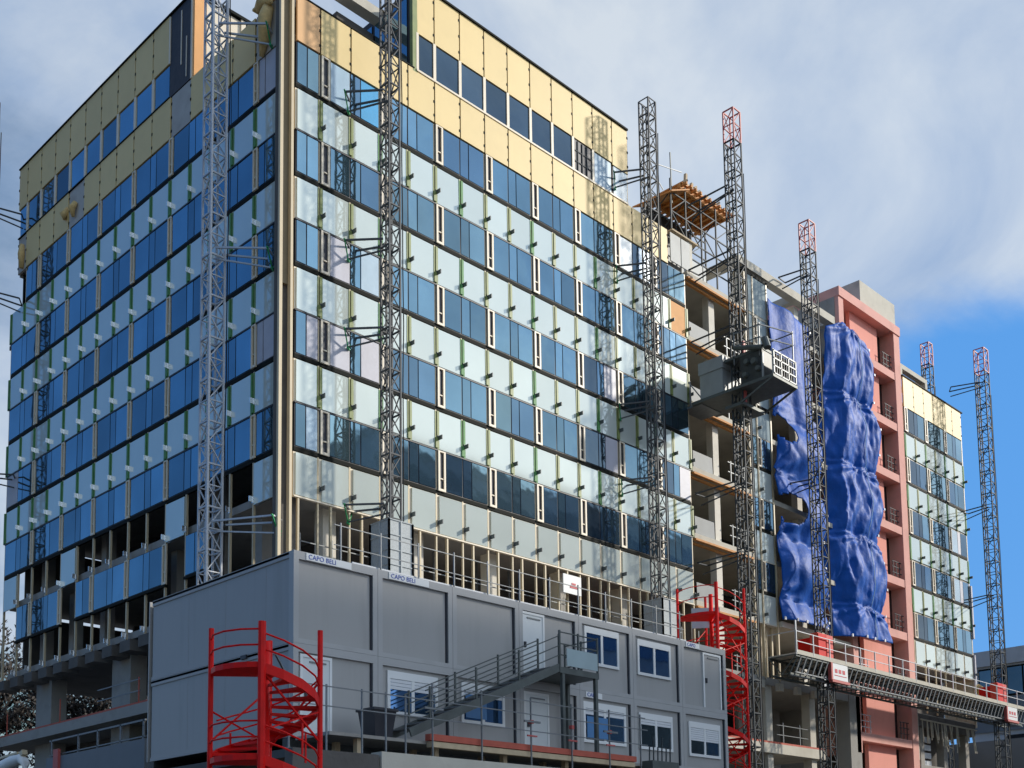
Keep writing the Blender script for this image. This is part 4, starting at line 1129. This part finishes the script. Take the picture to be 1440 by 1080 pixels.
def leafcloud(rad, n, seed):
    rnd = random.Random(seed); mb = MB(); ctr = []
    for _ in range(70):
        th = rnd.uniform(0, 2*math.pi); ph = math.acos(rnd.uniform(-.8, 1)); rr = rad*rnd.uniform(.35, 1)
        ctr.append((Vector((rr*math.sin(ph)*math.cos(th), rr*math.sin(ph)*math.sin(th), rr*1.15*math.cos(ph))), rnd.uniform(.5, 1.3)))
    for i in range(n):
        c, s = rnd.choice(ctr)
        p = c+Vector((rnd.gauss(0, s*.6), rnd.gauss(0, s*.6), rnd.gauss(0, s*.5)))
        a = Vector((rnd.gauss(0,1), rnd.gauss(0,1), rnd.gauss(0,1))).normalized(); b = a.orthogonal().normalized()
        l = rnd.uniform(.17, .36); w = l*.55; d = a.cross(b)
        mb.add([p-b*l, p+a*w*.6+d*w*.2, p+b*l, p-a*w*.6], [(0,1,2,3)])
    return mb, ctr
tl = ['dense dark leafed tree seen before the first concrete pier', 'dark leafed tree seen beyond the second gap of piers', 'dark tree behind the building, mostly hidden by the wide pier', 'thin dark tree glimpsed through the open lower floors']
spots_t = [(9.5, 49, 5.2), (15.8, 47, 4.6), (21.5, 50, 4.4), (4.2, 52, 5.0)]
for i, (x, y, rad) in enumerate(spots_t):
    t = thing('tree', tl[i], 'tree', (x, y, 0), 'trees behind the building')
    mb, ctr = leafcloud(rad, 6200, 11+i)
    hz = 14.5
    mb.v = [(vx+x, vy+y, vz+hz) for (vx, vy, vz) in mb.v]; mb.build('crown', 'leafd', t)
    tr = MB(); tr.tube([(x, y, 0), (x+.1, y, 6), (x-.1, y+.1, 12), (x, y, 16.5)], [.38, .3, .22, .08], 9)
    for (c, s) in ctr[:20]:
        e = Vector((x, y, hz))+c; b0 = Vector((x, y, 10+4*random.random())); md_ = (b0+e)/2+Vector((0, 0, .5)); tr.tube([b0, md_, e], [.11, .07, .025], 5)
    tr.build('trunk', 'bark', t)

gd = MB().add([(-1500,-1500,0),(1500,-1500,0),(1500,1500,0),(-1500,1500,0)], [(0,1,2,3)]).build('ground', 'ground'); gd['kind'] = 'structure'

# ================================================================== LIGHT, SKY, CAMERA
EL, AZ = R(27), R(122)     # azimuth clockwise from +Y
sun_dir = Vector((math.sin(AZ)*math.cos(EL), math.cos(AZ)*math.cos(EL), math.sin(EL)))
sl = bpy.data.lights.new('sun', 'SUN'); sl.energy = 3.75; sl.angle = R(2.4); sl.color = (1, .93, .82)
so = bpy.data.objects.new('sun', sl); col.objects.link(so); so.rotation_euler = sun_dir.to_track_quat('Z', 'Y').to_euler()
so.location = (20, -40, 60)

w = bpy.data.worlds.new('World'); sc.world = w; w.use_nodes = True; nt = w.node_tree; n = nt.nodes
bg = n['Background']; bg.inputs['Strength'].default_value = .085
sky = n.new('ShaderNodeTexSky'); sky.sky_type = 'NISHITA'; sky.sun_disc = False; sky.sun_elevation = EL; sky.sun_rotation = AZ; sky.air_density = 1.3; sky.dust_density = .4; sky.ozone_density = 2.0
tc = n.new('ShaderNodeTexCoord'); sx = n.new('ShaderNodeSeparateXYZ'); lk(nt, tc.outputs['Generated'], sx.inputs[0])
def M_(op, a, b=None, c=None, clamp=False):
    q = n.new('ShaderNodeMath'); q.operation = op; q.use_clamp = clamp
    for i, v in enumerate((a, b, c)):
        if v is None: continue
        if isinstance(v, (int, float)): q.inputs[i].default_value = v
        else: lk(nt, v, q.inputs[i])
    return q.outputs[0]
den = M_('ADD', M_('MAXIMUM', sx.outputs['Z'], 0.0), .32)
cv = n.new('ShaderNodeCombineXYZ'); lk(nt, M_('DIVIDE', sx.outputs['X'], den), cv.inputs[0]); lk(nt, M_('DIVIDE', sx.outputs['Y'], den), cv.inputs[1])
def NZ(scale, detail, off, rough=.55, dist=0.0):
    mp = n.new('ShaderNodeMapping'); mp.inputs['Location'].default_value = off; lk(nt, cv.outputs[0], mp.inputs['Vector'])
    q = n.new('ShaderNodeTexNoise'); q.inputs['Scale'].default_value = scale; q.inputs['Detail'].default_value = detail; q.inputs['Roughness'].default_value = rough; q.inputs['Distortion'].default_value = dist
    lk(nt, mp.outputs[0], q.inputs['Vector']); return q.outputs['Fac']
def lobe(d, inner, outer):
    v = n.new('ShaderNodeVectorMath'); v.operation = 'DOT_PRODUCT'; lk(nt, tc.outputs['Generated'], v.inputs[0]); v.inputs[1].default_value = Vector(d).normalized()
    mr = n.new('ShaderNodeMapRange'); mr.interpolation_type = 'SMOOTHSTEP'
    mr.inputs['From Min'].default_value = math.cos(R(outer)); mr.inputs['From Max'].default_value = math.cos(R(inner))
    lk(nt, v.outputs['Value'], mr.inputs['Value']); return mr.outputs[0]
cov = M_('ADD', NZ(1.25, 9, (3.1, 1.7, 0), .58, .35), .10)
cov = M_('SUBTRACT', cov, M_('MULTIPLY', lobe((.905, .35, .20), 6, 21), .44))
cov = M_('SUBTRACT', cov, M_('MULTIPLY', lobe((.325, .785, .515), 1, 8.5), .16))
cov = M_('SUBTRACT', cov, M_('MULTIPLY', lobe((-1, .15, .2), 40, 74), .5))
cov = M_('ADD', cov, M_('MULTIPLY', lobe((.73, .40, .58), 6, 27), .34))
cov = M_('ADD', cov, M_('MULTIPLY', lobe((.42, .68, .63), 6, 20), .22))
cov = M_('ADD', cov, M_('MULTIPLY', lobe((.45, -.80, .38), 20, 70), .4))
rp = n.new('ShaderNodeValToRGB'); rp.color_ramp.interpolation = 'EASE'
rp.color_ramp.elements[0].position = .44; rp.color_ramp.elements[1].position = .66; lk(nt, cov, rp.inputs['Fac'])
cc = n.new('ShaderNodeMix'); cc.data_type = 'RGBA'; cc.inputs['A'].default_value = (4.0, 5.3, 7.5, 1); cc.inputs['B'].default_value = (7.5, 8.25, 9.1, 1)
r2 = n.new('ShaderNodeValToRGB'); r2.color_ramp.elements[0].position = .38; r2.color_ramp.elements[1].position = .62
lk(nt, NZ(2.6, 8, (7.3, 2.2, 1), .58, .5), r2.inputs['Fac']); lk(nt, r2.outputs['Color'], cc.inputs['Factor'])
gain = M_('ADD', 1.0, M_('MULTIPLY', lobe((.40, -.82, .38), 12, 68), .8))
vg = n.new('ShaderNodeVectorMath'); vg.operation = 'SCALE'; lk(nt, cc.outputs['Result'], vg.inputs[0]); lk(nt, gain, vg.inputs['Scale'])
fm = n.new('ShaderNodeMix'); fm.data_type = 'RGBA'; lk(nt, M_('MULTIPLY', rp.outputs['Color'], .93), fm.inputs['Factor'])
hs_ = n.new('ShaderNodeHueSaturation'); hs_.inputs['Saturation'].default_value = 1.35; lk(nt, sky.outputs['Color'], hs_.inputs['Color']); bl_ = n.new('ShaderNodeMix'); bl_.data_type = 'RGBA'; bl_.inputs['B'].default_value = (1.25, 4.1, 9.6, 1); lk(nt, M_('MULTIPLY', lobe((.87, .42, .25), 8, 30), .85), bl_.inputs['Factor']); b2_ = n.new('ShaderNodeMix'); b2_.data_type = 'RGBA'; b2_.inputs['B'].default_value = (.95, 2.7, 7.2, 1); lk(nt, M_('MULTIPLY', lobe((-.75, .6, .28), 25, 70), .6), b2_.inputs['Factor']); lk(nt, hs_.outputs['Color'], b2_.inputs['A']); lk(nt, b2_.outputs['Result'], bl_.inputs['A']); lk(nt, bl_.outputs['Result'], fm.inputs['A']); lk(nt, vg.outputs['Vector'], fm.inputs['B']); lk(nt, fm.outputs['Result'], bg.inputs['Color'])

cam = bpy.data.cameras.new('camera'); co = bpy.data.objects.new('camera', cam); col.objects.link(co); sc.camera = co
yaw, pit, rol = R(43.44093657), R(5.84019431), R(-.980241)
f = Vector((math.cos(pit)*math.cos(yaw), math.cos(pit)*math.sin(yaw), math.sin(pit)))
r0 = Vector((math.sin(yaw), -math.cos(yaw), 0)); u0 = r0.cross(f)
rr = r0*math.cos(rol)+u0*math.sin(rol); uu = -r0*math.sin(rol)+u0*math.cos(rol)
mw = Matrix((rr, uu, -f)).transposed().to_4x4(); mw.translation = Vector((-21.8996, -32.8604, 1.6706)); co.matrix_world = mw
cam.sensor_fit = 'HORIZONTAL'; cam.sensor_width = 36; cam.lens = 36*1661.0/1440
cam.shift_x = (720-776.2)/1440; cam.shift_y = (1084.8-540)/1440
cam.clip_start = .1; cam.clip_end = 4000
vs_ = sc.view_settings; vs_.view_transform = 'Standard'; vs_.look = 'None'; vs_.gamma = 1; vs_.exposure = 0.12; vs_.use_curve_mapping = False
sc.render.engine = 'CYCLES'; sc.cycles.max_bounces = 6; sc.cycles.use_denoising = True
